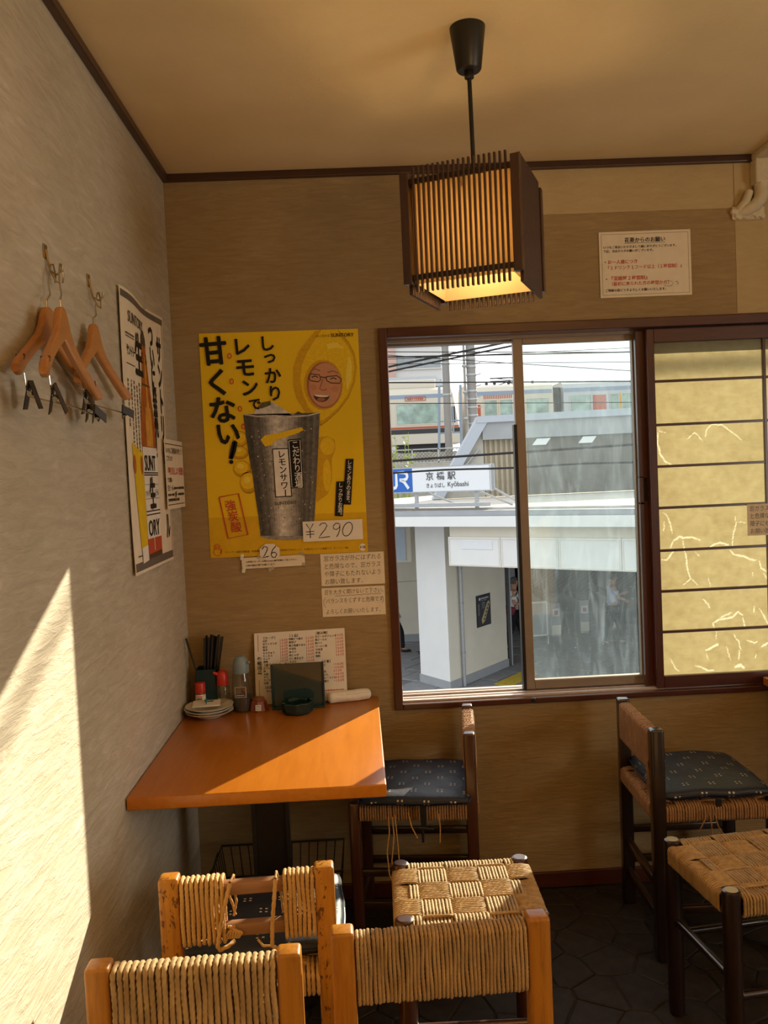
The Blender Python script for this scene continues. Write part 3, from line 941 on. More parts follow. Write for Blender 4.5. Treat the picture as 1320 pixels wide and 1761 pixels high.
# the second table, of which one corner shows at the edge of the picture
t2 = thing('window_table', 'corner of a wooden table standing against the paper screen', 'table', (2.45, -.45, 0))
b = MB(); b.box((1.955, -.84, .672), (2.95, -.02, .70), .003); b.build('tabletop', M_TABLE, t2)
b = MB(); b.box((2.40, -.48, .03), (2.50, -.40, .66), .003); b.build('pedestal', M_BLACKM, t2)
b = MB(); b.box((2.2, -.55, .655), (2.7, -.33, .672), .003); b.build('mounting_plate', M_BLACKM, t2)
b = MB(); b.lathe([(.20, 0), (.20, .012), (.17, .024), (.06, .032)], (2.45, -.44, 0), 32); auto_smooth(b.build('base_plate', M_BLACKM, t2))

# ================================================================== rope-seated chairs and stools


def rope_tube(path, r, n=8, pitch=None, closed=False, phase=0.0, flatten=1.0):
    """a two-ply cord along a path: returns verts, quads"""
    P = np.asarray(path, float); m = len(P)
    T = np.roll(P, -1, 0) - np.roll(P, 1, 0)
    if not closed:
        T[0] = P[1] - P[0]; T[-1] = P[-1] - P[-2]
    T /= np.linalg.norm(T, axis=1)[:, None] + 1e-12
    S = np.concatenate([[0], np.cumsum(np.linalg.norm(np.diff(P, axis=0), axis=1))])
    pitch = pitch or r * 7.0
    X = np.zeros_like(P); a = np.array([.31, .77, .55]); x = a - T[0] * a.dot(T[0]); x /= np.linalg.norm(x)
    for i in range(m):
        x = x - T[i] * x.dot(T[i]); x /= np.linalg.norm(x); X[i] = x
    Y = np.cross(T, X)
    th = np.linspace(0, 2 * PI, n, endpoint=False)[None, :]
    ph = (2 * PI * S / pitch + phase)[:, None]
    rad = r * (.67 + .39 * np.abs(np.cos(th - ph)))
    V = P[:, None, :] + (X[:, None, :] * np.cos(th)[..., None] + Y[:, None, :] * np.sin(th)[..., None]) * rad[..., None]
    V = V.reshape(-1, 3)
    k = m if closed else m - 1
    i = np.arange(k)[:, None]; j = np.arange(n)[None, :]; i2 = (i + 1) % m; j2 = (j + 1) % n
    F = np.stack([i * n + j, i * n + j2, i2 * n + j2, i2 * n + j], -1).reshape(-1, 4)
    return V, F


def merge(parts):
    V = []; F = []; o = 0
    for v, f in parts:
        V.append(v); F.append(f + o); o += len(v)
    return np.concatenate(V), np.concatenate(F)


def resample(P, step):
    P = np.asarray(P, float); d = np.linalg.norm(np.diff(P, axis=0), axis=1); S = np.concatenate([[0], np.cumsum(d)])
    n = max(3, int(S[-1] / step)); t = np.linspace(0, S[-1], n + 1)
    return np.stack([np.interp(t, S, P[:, k]) for k in range(3)], 1)


def rounded_loop(hy, z0, z1, r, step):
    """a closed loop in the y-z plane round two rails"""
    P = []
    for cy, cz, a0 in ((hy - r, z1 - r, 0), (-hy + r, z1 - r, 90), (-hy + r, z0 + r, 180), (hy - r, z0 + r, 270)):
        for k in range(5):
            t = math.radians(a0 + 22.5 * k); P.append((0, cy + r * math.cos(t), cz + r * math.sin(t)))
    P.append(P[0]); Q = resample(P, step)[:-1]
    return Q


def back_rope(xs, z0, z1, r, hy=.014, seed=1):
    rr = random.Random(seed); parts = []
    for x in xs:
        j = rr.uniform(-.0015, .0015)
        P = rounded_loop(hy + r * .8, z0 - r + j, z1 + r + rr.uniform(-.001, .0012), .008, r * 1.1)
        P[:, 0] = x + rr.uniform(-.0006, .0006) + .0012 * np.sin(P[:, 2] * 60 + x * 90) * (rr.random())
        parts.append(rope_tube(P, r, 8, r * 4.8, True, rr.uniform(0, 6)))
    return merge(parts)


SEAT = {}


def woven_seat(Wi, Di, zt, zb, r, clr, blocks=4.6):
    """basket weave: bands of cord both ways, over and under, wrapped down round the rails. Wi, Di = outer size."""
    key = (Wi, Di, zt, zb, r, clr)
    if key in SEAT: return SEAT[key]
    parts = []; rr = random.Random(11); a = r * 1.0; pb = Wi / blocks

    def run(L, c, k, along_x, sh):
        n = int(L / .0055); P = []
        t = np.linspace(-L / 2, L / 2, n + 1)
        u = t / pb; o = c / pb
        s = np.sin(PI * (u + sh + .5)) * (1 if (math.floor(o + .5) % 2) else -1)
        s = np.clip(s * 2.4, -1, 1)
        if not along_x: s = -s
        edge = np.clip((L / 2 - np.abs(t)) / .02, 0, 1); s = s * edge
        z = zt - r + a * s - .0035 * (1 - (2 * t / L) ** 2) - (1 - edge) ** 2 * .004
        for tt, zz in zip(t, z): P.append((tt, zz))
        e = .010
        L0 = [(-L / 2 + .03, zb), (-L / 2 + .012, zb - .001), (-L / 2, zb + e * .4)] + [(-L / 2 - .0035, q) for q in np.linspace(zb + e, zt - e - r, 7)] + [(-L / 2 - .001, zt - r - .005)]
        R0 = [(-p[0], p[1]) for p in L0[::-1]]
        Q = np.array(L0 + P[1:-1] + R0); j = rr.uniform(-.0006, .0006)
        if along_x: Q3 = np.stack([Q[:, 0], np.full(len(Q), c + j), Q[:, 1]], 1)
        else: Q3 = np.stack([np.full(len(Q), c + j), Q[:, 0], Q[:, 1]], 1)
        parts.append(rope_tube(Q3, r, 7, r * 6.5, False, rr.uniform(0, 6)))

    q = Di - .030 - clr - r; n = int(q / (2 * r)); cs = np.linspace(-q / 2, q / 2, n)
    for k, c in enumerate(cs): run(Wi, c, k, True, 0)
    q = Wi - .030 - clr - r; n = int(q / (2 * r)); cs = np.linspace(-q / 2, q / 2, n)
    for k, c in enumerate(cs): run(Di, c, k, False, 0)
    V, F = merge(parts)
    SEAT[key] = np_mesh('woven_seat', V, F); return SEAT[key]


def link_np(name, me, mat, parent, loc=(0, 0, 0)):
    if not me.materials: me.materials.append(mat)
    o = bpy.data.objects.new(name, me); COL.objects.link(o); o.parent = parent; o.location = loc
    LOC[o.name] = LOC[parent.name]; return o


def L(b, name, mat, par, smooth=True):
    o = b.build(name, mat, par, world=False)
    return auto_smooth(o) if smooth else o


def chair(label, loc, rotz, Wd, Dp, H, post, mat, matx, rope, rr_, zt=.462, back='full', group=None, railmat=None, seed=1, back_h=.105, skew=0.0):
    c = thing('rope_chair', label, 'chair', loc, rotz, group)
    hw = Wd / 2; p = post / 2
    for s in (-1, 1):
        b = MB(); b.box((s * hw - p, -p, 0), (s * hw + p, p, H), post * .16, 3); L(b, 'back_post', mat, c)
    for s in (-1, 1):
        b = MB(); b.box((s * hw - p, Dp - p, 0), (s * hw + p, Dp + p, zt + .006), post * .22, 3); L(b, 'front_leg', mat, c)
    z1 = H - .016; z0 = z1 - back_h
    rl = railmat or matx
    for za, zb in ((z1 - .030, z1 - .004), (z0 + .004, z0 + .030)):
        b = MB(); b.box((-hw + p * .8, -.011, za), (hw - p * .8, .011, zb), .004); L(b, 'back_rail', rl, c)
    wi = Wd - post - .002
    if back == 'full':
        n = int(wi / (2 * rr_)); xs = np.linspace(-wi / 2 + rr_, wi / 2 - rr_, n)
        V, F = back_rope(xs, z0, z1, rr_, seed=seed); link_np('back_rope', np_mesh('back_rope', V, F), rope, c)
    else:
        for xa, xb, sd in ((-wi / 2, -wi / 2 + wi * .33, 3), (wi / 2 - wi * .235, wi / 2, 4)):
            n = int((xb - xa) / (2 * rr_)); xs = np.linspace(xa + rr_, xb - rr_, n)
            V, F = back_rope(xs, z0, z1, rr_, seed=sd); link_np('back_rope', np_mesh('back_rope', V, F), rope, c)
        loose = [[(-wi * .12, -.022, z1 + .003), (-wi * .155, -.024, z1 - .03), (-wi * .21, -.026, z0 + .03), (-wi * .235, -.026, z0 - .004), (-wi * .22, -.024, z0 - .013), (-wi * .16, -.014, z0 - .012), (-wi * .12, .0, z0 - .010)],
                 [(-wi * .12, -.022, z1 + .003), (-wi * .10, 0, z1 + .008), (-wi * .12, .024, z1 - .02), (-wi * .10, .022, z0 + .06), (-wi * .125, .02, z0 + .032)],
                 [(-wi * .16, .024, z1 - .04), (-wi * .13, .022, z0 + .055), (-wi * .11, .02, z0 + .034)],
                 [(wi * .215, -.020, z1 + .003), (wi * .20, -.024, z1 - .035), (wi * .175, -.025, z0 + .03), (wi * .168, -.025, z0 - .012), (wi * .20, -.022, z0 - .022), (wi * .235, -.015, z0 - .03), (wi * .24, -.01, z0 - .05)],
                 [(wi * .215, -.020, z1 + .003), (wi * .22, 0, z1 + .008), (wi * .235, .022, z1 - .03), (wi * .25, .02, z0 + .03)],
                 [(wi * .06, -.012, z0 - .004), (wi * .10, -.02, z0 - .014), (wi * .16, -.022, z0 - .014), (wi * .22, -.022, z0 - .026), (wi * .30, -.022, z0 - .010)]]
        parts = [rope_tube(resample(q, .004), rr_ * (1.0 if i in (0, 3) else .6), 8, rr_ * 7, False) for i, q in enumerate(loose)]
        V, F = merge(parts); link_np('loose_rope', np_mesh('loose_rope', V, F), rope, c)
        # frayed turns crossing on the lower rail
        parts = []
        for k in range(6):
            y = -.0135; q = [(-wi * .16 + .004 * k, y, z0 + .004), (-wi * .165 + .006 * k, y - .002, z0 + .014), (-wi * .16 + .003 * (5 - k), y, z0 + .028)]
            parts.append(rope_tube(resample(q, .003), .003, 6, .02, False))
        V, F = merge(parts); link_np('frayed_rope', np_mesh('frayed_rope', V, F), rope, c)
    # seat frame and weave
    zr = zt - .030
    for a0, a1 in (((-hw, -.011, zr - .015), (hw, .011, zr + .018)), ((-hw, Dp - .011, zr - .015), (hw, Dp + .011, zr + .018)),
                   ((-hw - .011, 0, zr - .015), (-hw + .011, Dp, zr + .018)), ((hw - .011, 0, zr - .015), (hw + .011, Dp, zr + .018))):
        b = MB(); b.box(a0, a1, .003); L(b, 'seat_rail', matx, c)
    me = woven_seat(round(Wd + .030, 3), round(Dp + .030, 3), zt, zt - .052, .0037 if rr_ < .0042 else .0044, post)
    if me.materials and me.materials[0] != rope:
        me = me.copy(); me.materials.clear()
    link_np('woven_seat', me, rope, c, (0, Dp / 2, 0))
    for z, y in ((.10, 0), (.20, 0), (.10, Dp)):
        b = MB(); b.box((-hw + p * .8, y - .009, z), (hw - p * .8, y + .009, z + .026), .004); L(b, 'stretcher', matx, c)
    for s in (-1, 1):
        for z in (.135, .235):
            b = MB(); b.box((s * hw - .009, p * .8, z), (s * hw + .009, Dp - p * .8, z + .024), .004); L(b, 'stretcher', matx, c)
    return c


def stool(label, loc, rotz, Wd, Dp, H, mat, rope, r=.0215, group=None, cap=None):
    c = thing('rope_stool', label, 'stool', loc, rotz, group)
    hw, hd = Wd / 2, Dp / 2; zt = H - .006
    for sx in (-1, 1):
        for sy in (-1, 1):
            b = MB(); b.lathe([(r * .90, 0), (r, .03), (r, H - .008), (r * .93, H - .002), (r * .80, H)], (sx * hw, sy * hd, 0), 20); lg = L(b, 'leg', mat, c)
            b = MB(); b.lathe([(r * .72, H - .0005), (r * .70, H + .0006)], (sx * hw, sy * hd, 0), 20); L(b, 'end_grain', cap or M_DARKR, lg)
    zr = zt - .030
    for a0, a1 in (((-hw, -hd - .011, zr - .015), (hw, -hd + .011, zr + .018)), ((-hw, hd - .011, zr - .015), (hw, hd + .011, zr + .018)),
                   ((-hw - .011, -hd, zr - .015), (-hw + .011, hd, zr + .018)), ((hw - .011, -hd, zr - .015), (hw + .011, hd, zr + .018))):
        b = MB(); b.box(a0, a1, .003); L(b, 'seat_rail', mat, c)
    me = woven_seat(round(Wd + .034, 3), round(Dp + .034, 3), zt, zt - .055, .0038, r * 1.9)
    if me.materials and me.materials[0] != rope:
        me = me.copy(); me.materials.clear()
    link_np('woven_seat', me, rope, c)
    for y in (-hd, hd):
        b = MB(); b.cyl((-hw, y, .215), (hw, y, .215), .0105, n=12); L(b, 'stretcher', mat, c)
    for x in (-hw, hw):
        b = MB(); b.cyl((x, -hd, .255), (x, hd, .255), .0105, n=12); L(b, 'stretcher', mat, c)
    return c


# --- three orange chairs in front
chair('orange wooden chair at the lower left whose full straw rope back glows in the sun', (.295, -1.505, 0), PI + .03, .306, .31, .683, .040, M_OAK, M_OAKX, M_ROPE, .0050, seed=5, back_h=.125)
chair('orange wooden chair with a fine straw rope back in front of the woven stool', (.702, -1.443, 0), PI + .035, .336, .32, .683, .040, M_OAK, M_OAKX, M_ROPE, .0034, seed=6, back_h=.108)
cC = chair('speckled orange chair with its back rope unravelled, pushed in at the corner table', (.338, -1.185, 0), .045, .308, .31, .672, .040, M_OAKS, M_OAKX, M_ROPEO, .0044, back='broken', railmat=M_OAKX, back_h=.118)
# --- two dark chairs under the window
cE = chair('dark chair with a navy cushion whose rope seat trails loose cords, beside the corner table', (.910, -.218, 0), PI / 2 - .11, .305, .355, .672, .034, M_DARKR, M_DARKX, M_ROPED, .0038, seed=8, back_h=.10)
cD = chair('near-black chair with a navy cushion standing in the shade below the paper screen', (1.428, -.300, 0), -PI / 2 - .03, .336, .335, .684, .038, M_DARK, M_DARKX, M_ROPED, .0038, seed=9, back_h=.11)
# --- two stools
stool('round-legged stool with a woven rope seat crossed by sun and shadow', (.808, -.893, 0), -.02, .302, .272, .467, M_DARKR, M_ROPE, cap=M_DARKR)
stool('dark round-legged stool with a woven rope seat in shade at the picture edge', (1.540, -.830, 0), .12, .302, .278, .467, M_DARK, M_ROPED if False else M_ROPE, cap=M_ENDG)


def loose_cord(lines, r, par, mat, name='loose_rope'):
    parts = [rope_tube(resample(q, .006), r, 6, .02, False) for q in lines]
    V, F = merge(parts); link_np(name, np_mesh(name, V, F), mat, par)


# trailing cords of chair E (its front edge in the photo is local -x side ... worked in world, brought to the chair's frame)
def to_local(par, lines):
    m = LOC[par.name].inverted(); return [[tuple(m @ Vector(p)) for p in q] for q in lines]


loose_cord(to_local(cE, [[(.640, -.398, .44), (.642, -.405, .40), (.632, -.407, .34), (.636, -.405, .27), (.648, -.403, .235)],
                         [(.652, -.398, .44), (.655, -.407, .39), (.645, -.407, .31), (.655, -.405, .22)],
                         [(.660, -.398, .445), (.664, -.408, .38), (.668, -.407, .29), (.684, -.405, .20), (.700, -.403, .10)],
                         [(.700, -.398, .45), (.708, -.408, .41), (.724, -.407, .375)],
                         [(.790, -.395, .44), (.793, -.402, .40), (.790, -.402, .355)]]), .0022, cE, M_ROPEO)
loose_cord(to_local(cD, [[(1.425, -.452, .66), (1.412, -.455, .62), (1.402, -.45, .58), (1.405, -.45, .54), (1.408, -.455, .50), (1.41, -.46, .47)],
                         [(1.435, -.44, .672), (1.41, -.44, .64), (1.405, -.445, .60), (1.403, -.445, .55), (1.41, -.45, .48)],
                         [(1.41, -.43, .60), (1.402, -.44, .56), (1.405, -.44, .50), (1.41, -.455, .46)],
                         [(1.560, -.492, .45), (1.566, -.498, .41), (1.568, -.497, .36)], [(1.575, -.492, .45), (1.585, -.498, .40), (1.60, -.497, .375)],
                         [(1.555, -.492, .43), (1.54, -.497, .405), (1.53, -.495, .385)]]), .0020, cD, M_ROPED)
for par, x0, y0 in ((cE, .745, -.388), (cD, 1.592, -.484)):
    b = MB(); b.boxm((.017, .004, .075), LOC[par.name].inverted() @ Matrix.Translation((x0, y0 - .006, .440)), .001)
    if par is cE:
        b.boxm((.05, .008, .010), LOC[par.name].inverted() @ Matrix.Translation((x0 + .004, y0 - .008, .398)) @ Matrix.Rotation(.15, 4, 'Y'), .003)
        b.boxm((.008, .006, .04), LOC[par.name].inverted() @ Matrix.Translation((x0 - .004, y0 - .008, .376)), .002)
    b.build('cushion_tie', M_BLACK, par, world=False)


def cushion(label, loc, rotz, w, d, h, sag, seed):
    """flat square seat pad in indigo cloth"""
    c = thing('seat_cushion', label, 'cushion', loc, rotz, 'indigo cushions on the rope chairs')
    n = 40; V = []; F = []
    rng = random.Random(seed); off = rng.uniform(0, 50)
    for side in (1, -1):
        for i in range(n + 1):
            for j in range(n + 1):
                u, v = -1 + 2 * i / n, -1 + 2 * j / n
                e = max(0, (1 - abs(u) ** 5)) * max(0, (1 - abs(v) ** 5))
                wv = noise.noise(Vector((u * 1.8 + off, v * 1.8, side))) * .18 + noise.noise(Vector((u * 5 + off, v * 5, 2))) * .05
                k = 1 - .05 * (u * u * v * v) + .012 * noise.noise(Vector((u * 3, v * 3, off)))
                z = h / 2 + side * h / 2 * (e ** .38) * (1 + (wv if side > 0 else 0))
                z += -sag * (u * u) * (1 if side > 0 else 1) * .5 + (noise.noise(Vector((u * 2, v * 2, off + 9))) * .004)
                V.append((u * w / 2 * k, v * d / 2 * k, z))
    m = (n + 1) ** 2
    for s in (0, 1):
        for i in range(n):
            for j in range(n):
                a = s * m + i * (n + 1) + j
                q = (a, a + n + 1, a + n + 2, a + 1); F.append(q if s == 0 else q[::-1])
    bm = bmesh.new(); vs = [bm.verts.new(p) for p in V]
    for f in F: bm.faces.new([vs[i] for i in f])
    bmesh.ops.remove_doubles(bm, verts=bm.verts, dist=.0004)
    me = bpy.data.meshes.new('pad'); bm.to_mesh(me); bm.free()
    link_mesh('pad', me, M_CUSH, c, False, True)
    # piped edge
    P = []
    for t in np.linspace(0, 2 * PI, 81):
        cu, sv = math.cos(t), math.sin(t); q = max(abs(cu), abs(sv)); u, v = cu / q, sv / q
        k = 1 - .05 * (u * u * v * v) + .012 * noise.noise(Vector((u * 3, v * 3, off)))
        P.append((u * w / 2 * k, v * d / 2 * k, h / 2 - sag * u * u * .5 + noise.noise(Vector((u * 2, v * 2, off + 9))) * .004))
    b = MB(); b.tube(P, .003, 6, False); auto_smooth(b.build('piping', M_CUSH, c, world=False))
    return c


CZ = .465
cushion('navy dotted cushion on the dark chair beside the corner table', (.735, -.238, CZ), -.11, .345, .36, .040, .004, 1)
cushion('navy dotted cushion lying on the near-black chair below the paper screen', (1.600, -.305, CZ), -.03, .335, .36, .040, .006, 5)
cushion('navy dotted cushion on the speckled chair with the unravelled back', (.345, -1.005, CZ), .045, .352, .33, .042, .004, 3)
#--P4--
# ================================================================== things on the walls
# ---- coat hooks and hangers on the left wall


def coat_hook(label, y, z):
    c = thing('coat_hook', label, 'hook', (0, y, z))
    b = MB(); b.box((0, y - .010, z - .008), (.003, y + .010, z + .020), .001); b.build('plate', M_BRASS, c)
    b = MB(); b.tube([(.003, y, z + .010), (.006, y, z - .012), (.010, y, z - .032), (.022, y, z - .040), (.032, y, z - .032), (.034, y, z - .022)], .0022, 8)
    b.tube([(.006, y, z - .012), (.009, y, z - .028), (.018, y + .004, z - .052), (.026, y + .006, z - .056)], .002, 8)
    auto_smooth(b.build('prong', M_BRASS, c))
    return c


coat_hook('small brass hook holding two wooden hangers on the plaster wall', -1.150, 1.915)
coat_hook('small brass hook holding a single wooden hanger beside the beer poster', -.880, 1.920)


def hanger(label, apex, half, yaw, hook_to, dx_bend=.018, wire_len=.30, clip_rot=(.3, -.3)):
    """a wooden suit hanger in the frame apex + (u along the wall, n off the wall)"""
    ax, ay, az = apex
    c = thing('coat_hanger', label, 'hanger', apex, 0, 'wooden hangers')
    U = Vector((math.sin(yaw), math.cos(yaw), 0)); N = Vector((math.cos(yaw), -math.sin(yaw), 0)); A = Vector(apex)
    k_ = half / .185; kv = .84
    top = [(0, .004), (.012, 0), (.022, -.016), (.032, -.040), (.052, -.066), (.095, -.098), (.140, -.128), (.177, -.150), (.185, -.160)]
    bot = [(.181, -.176), (.167, -.180), (.130, -.152), (.085, -.122), (.048, -.098), (.020, -.082), (0, -.070)]
    top = [(u * k_, v * kv) for u, v in top]; bot = [(u * k_, v * kv) for u, v in bot]
    th = .014

    def P(u, v, n): return A + U * u + ZA * v + N * (n + dx_bend * (u / half) ** 2)

    b = MB()
    tp = [(-u, v) for u, v in top[:0:-1]] + top
    bt = [(u, v) for u, v in bot] + [(-u, v) for u, v in bot[-2::-1]]
    # strip between upper and lower outline, front and back
    K = 24; us = [-half + 2 * half * i / K for i in range(K + 1)]

    def yv(lst, u):
        u = abs(u)
        for (a, va), (d, vd) in zip(lst, lst[1:]):
            if a <= u <= d + 1e-9: return va + (vd - va) * ((u - a) / (d - a) if d > a else 0)
        return lst[-1][1]
    lower = sorted([(u, v) for u, v in bot]); upper = top
    us = sorted(set([round(s * u, 4) for u in [k_ * q_ for q_ in (0, .012, .022, .032, .042, .052, .073, .095, .118, .140, .155, .167, .177, .185)] for s in (-1, 1)]))
    rows = []
    for u in us:
        t_, l_ = yv(upper, u), yv(lower, u)
        e = .003
        rows.append([b.b.verts.new(P(u, t_, -th / 2 + e)), b.b.verts.new(P(u, t_, th / 2 - e)), b.b.verts.new(P(u, t_ - e, th / 2)),
                     b.b.verts.new(P(u, l_ + e, th / 2)), b.b.verts.new(P(u, l_, th / 2 - e)), b.b.verts.new(P(u, l_, -th / 2 + e)), b.b.verts.new(P(u, l_ + e, -th / 2)), b.b.verts.new(P(u, t_ - e, -th / 2))])
    for r0, r1 in zip(rows, rows[1:]):
        for k in range(8): b.b.faces.new((r0[k], r0[(k + 1) % 8], r1[(k + 1) % 8], r1[k]))
    b.b.faces.new(rows[0][::-1]); b.b.faces.new(rows[-1])
    body = auto_smooth(b.build('body', M_HANG, c), 30)
    for s in (-1, 1):
        u = s * (half - .040); b = MB()
        p = P(u, yv(upper, u) - .005, 0); b.boxm((.016, .004, .012), Matrix.Translation(p) @ Matrix.Rotation(-yaw, 4, 'Z') @ Matrix.Rotation(s * .6, 4, 'X'), .001)
        b.build('strap_notch', M_BROWNP, c)
    # steel hook
    h = Vector(hook_to); n0 = P(0, 0, 0)
    up = h - n0
    path = [n0, n0 + ZA * .015, n0 + up * .38 + U * .006, n0 + up * .62 - U * .010, n0 + up * .86 - U * .014, h + ZA * .010 - U * .006, h + ZA * .013 + U * .006, h + U * .015, h + U * .016 - ZA * .014, h + U * .010 - ZA * .022]
    b = MB(); b.tube([tuple(p) for p in path], .0017, 8); auto_smooth(b.build('wire_hook', M_STEEL, c))
    # bar with two sliding clips
    zb = -.178; u0 = half * .80
    b = MB(); b.tube([tuple(P(-u0, -.145, .004)), tuple(P(-u0 + .004, zb, .006)), tuple(P(-u0 + .012, zb - .006, .006)), tuple(P(u0 - .012, zb - .006, .006)), tuple(P(u0 - .004, zb, .006)), tuple(P(u0, -.145, .004))], .0014, 6)
    auto_smooth(b.build('clip_bar', M_STEEL, c))
    for s, cr in zip((-1, 1), clip_rot):
        m = Matrix.Translation(P(s * (u0 - .012), zb - .004, .010)) @ Matrix.Rotation(-yaw, 4, 'Z') @ Matrix.Rotation(cr, 4, 'X')
        b = MB()
        b.boxm((.0022, .020, .052), m @ Matrix.Translation((.009, 0, 0)) @ Matrix.Rotation(-.26, 4, 'Y'), .001)
        b.boxm((.0022, .020, .052), m @ Matrix.Translation((-.005, 0, 0)) @ Matrix.Rotation(.26, 4, 'Y'), .001)
        cl = b.build('clip', M_CLIP, c)
        b = MB(); b.cyl(m @ Vector((.002, -.011, .002)), m @ Vector((.002, .011, .002)), .0045, n=10); b.build('spring', M_STEEL, cl)


hanger('wooden clip hanger flat against the wall, behind another on the same hook', (.014, -1.195, 1.800), .220, .0, (.012, -1.146, 1.885), clip_rot=(.1, .5))
hanger('wooden clip hanger standing off the wall in front of another on the same hook', (.062, -1.262, 1.785), .222, -.10, (.030, -1.150, 1.884), clip_rot=(.35, 1.2))
hanger('single wooden clip hanger on its own hook, its tip over the beer poster', (.026, -.945, 1.812), .190, .0, (.022, -.880, 1.886), clip_rot=(.2, 1.35))


# ---- beer poster, left wall (u towards the corner, v up)
BW, BH = .468, .752
bp = thing('beer_poster', 'tall beer poster of a brown bottle pinned to the plaster wall', 'poster', (0, -.42, 1.217))


def bp_bend(u, v):
    return .006 + .007 * math.exp(-((BH - v) / .13)) * math.sin(u / BW * PI * 2.2 + .4) + .004 * math.exp(-v / .10) * (1 - u / BW)


S = Sheet((0, -.652, 1.217), YA, ZA, bp_bend, .0006)
S.base(BW, BH, .0006, M_PAPERC, 'paper', bp, nu=64, nv=64)
S.rect(.006, BH - .026, BW - .006, BH - .008, M_INKG, 1, 'border', 24, 2)
S.rect(.006, .008, BW - .006, .030, M_INKG, 1, 'border', 16, 2)
S.rect(BW - .014, .030, BW - .010, BH - .026, M_INKG, 1, 'border', 1, 20)
S.text('SUNTORY', .060, BH - .082, .042, M_INKG, 2, .012, .95)
S.text('生', .122, BH - .205, .125, M_INK, 2, .035, .75)
S.text('サントリー', .040, BH - .170, .032, M_INK, 2, .02, .55)
S.text('ビール', .200, BH - .172, .036, M_INK, 2, .02, .60)
for a, d in ((.035, .120), (.196, .262)):
    for q in (-.124, -.196): S.rect(a, BH + q, d, BH + q + .003, M_INKG, 2, 'rule')
    S.scribble(a, BH - .115, d - a, .007, M_INKG, 2)
for i, (u, ln, t) in enumerate([(.040, .13, 0), (.072, .34, 0), (.100, .40, .0), (.128, .42, .01), (.156, .36, 0), (.184, .24, .02), (.212, .15, .02)]):
    S.scribble(u, BH - .235 - t, ln, .012, M_INKG, 2, True, seed=i)
S.vtext('ついに発売！', .335, BH - .050, .082, M_INK, 2, .040, .80, .62)
S.vtext('サントリー', .415, BH - .070, .086, M_INK, 2, .045, .92, .62)
S.rect(.408, .195, .418, .255, M_INK, 2, 'lettering')
S.text('ル', .385, .075, .090, M_INK, 2, .018, .62)
# beer glass
S.poly([(.044, .345), (.060, .352), (.075, .336), (.105, .340), (.126, .330), (.150, .326), (.150, .07), (.078, .066)], M_BEERY, 2, 'beer_glass')
S.ell(.060, .292, .014, .026, M_AMB, 3, 'beer_glass'); S.ell(.132, .290, .013, .026, M_AMB, 3, 'beer_glass')
S.poly([(.078, .066), (.150, .070), (.150, .028), (.084, .024)], M_WHITEP, 2, 'beer_glass')
S.rect(.080, .026, .0825, .066, M_INKG, 3, 'beer_glass')


def bottle_half(v):     # outline of the printed bottle: half width at height v
    pts = [(.030, .080), (.330, .083), (.400, .082), (.460, .066), (.520, .046), (.560, .034), (.600, .029), (.640, .026), (.655, .026), (.667, .020), (.673, .010)]
    for (a, wa), (d, wd) in zip(pts, pts[1:]):
        if a <= v <= d: return wa + (wd - wa) * (v - a) / (d - a)
    return .08


BC = .232


def bottle_band(v0, v1, mat, layer, f0=-1.0, f1=1.0):
    n = max(2, int((v1 - v0) / .02))
    for i in range(n):
        a, d = v0 + (v1 - v0) * i / n, v0 + (v1 - v0) * (i + 1) / n
        S.poly([(BC + bottle_half(a) * f0, a), (BC + bottle_half(a) * f1, a), (BC + bottle_half(d) * f1, d), (BC + bottle_half(d) * f0, d)], mat, layer, 'bottle')


bottle_band(.030, .673, M_AMB, 2)
bottle_band(.345, .455, M_AMBL, 3, -.35, .55); bottle_band(.455, .60, M_AMBL, 3, -.1, .30)
bottle_band(.632, .673, M_BROWNP, 3); bottle_band(.515, .521, M_BROWNP, 3)
bottle_band(.085, .342, M_WHITEP, 3); bottle_band(.042, .085, M_REDB, 3); bottle_band(.018 + .012, .046, M_BROWNP, 3)
for v in (.268, .262, .160, .150): bottle_band(v, v + .0035, M_INK, 4)
S.text('SUNT', BC - .072, .276, .062, M_INK, 5, .014, .80); S.text('ORY', BC - .070, .092, .064, M_INK, 5, .014, 1.0)
S.text('生', BC - .034, .176, .095, M_INK, 5, .035, .75); S.text('サントリー', BC - .076, .205, .018, M_INK, 5, .02, .5); S.text('ビール', BC + .032, .205, .022, M_INK, 5, .02, .6)
S.text('HITME', BC - .022, .163, .016, M_REDB, 5, .01, .55); S.rect(BC - .078, .236, BC + .078, .2375, M_INKG, 4); S.rect(BC - .078, .196, BC + .078, .1975, M_INKG, 4)
S.rect(BC - .012, .050, BC - .006, .090, M_WHITEP, 4, 'bottle')
S.scribble(.040, .046, .24, .005, M_INKG, 1)
S.done(bp)

# ---- notice beside the beer poster
nt = thing('paper_notice', 'small printed notice with a red line overlapping the beer poster by the corner', 'notice', (0, -.14, 1.375))
S = Sheet((.0165, -.273, 1.375), Vector((-.0, 1, 0)), ZA, None, .0005)
NW, NH = .262, .216
S.base(NW, NH, .0006, M_PAPERC, 'paper', nt)
S.rect(.008, NH - .016, NW - .008, NH - .0135, M_INK); S.rect(.008, .012, NW - .008, .0145, M_INK)
S.text('いつもご利用ありがとう', .014, NH - .042, .021, M_INK, 1, .016); S.text('ございます', .014, NH - .066, .018, M_INK, 1, .016)
S.text('『呼び出しより配膳』', .016, NH - .108, .0265, M_INKR, 1, .02, .95)
S.text('でお願い', .016, NH - .132, .017, M_INK, 1, .014); S.text('生ビール', .014, NH - .158, .020, M_INK, 1, .03); S.scribble(.10, NH - .152, .15, .010, M_INK, 1)
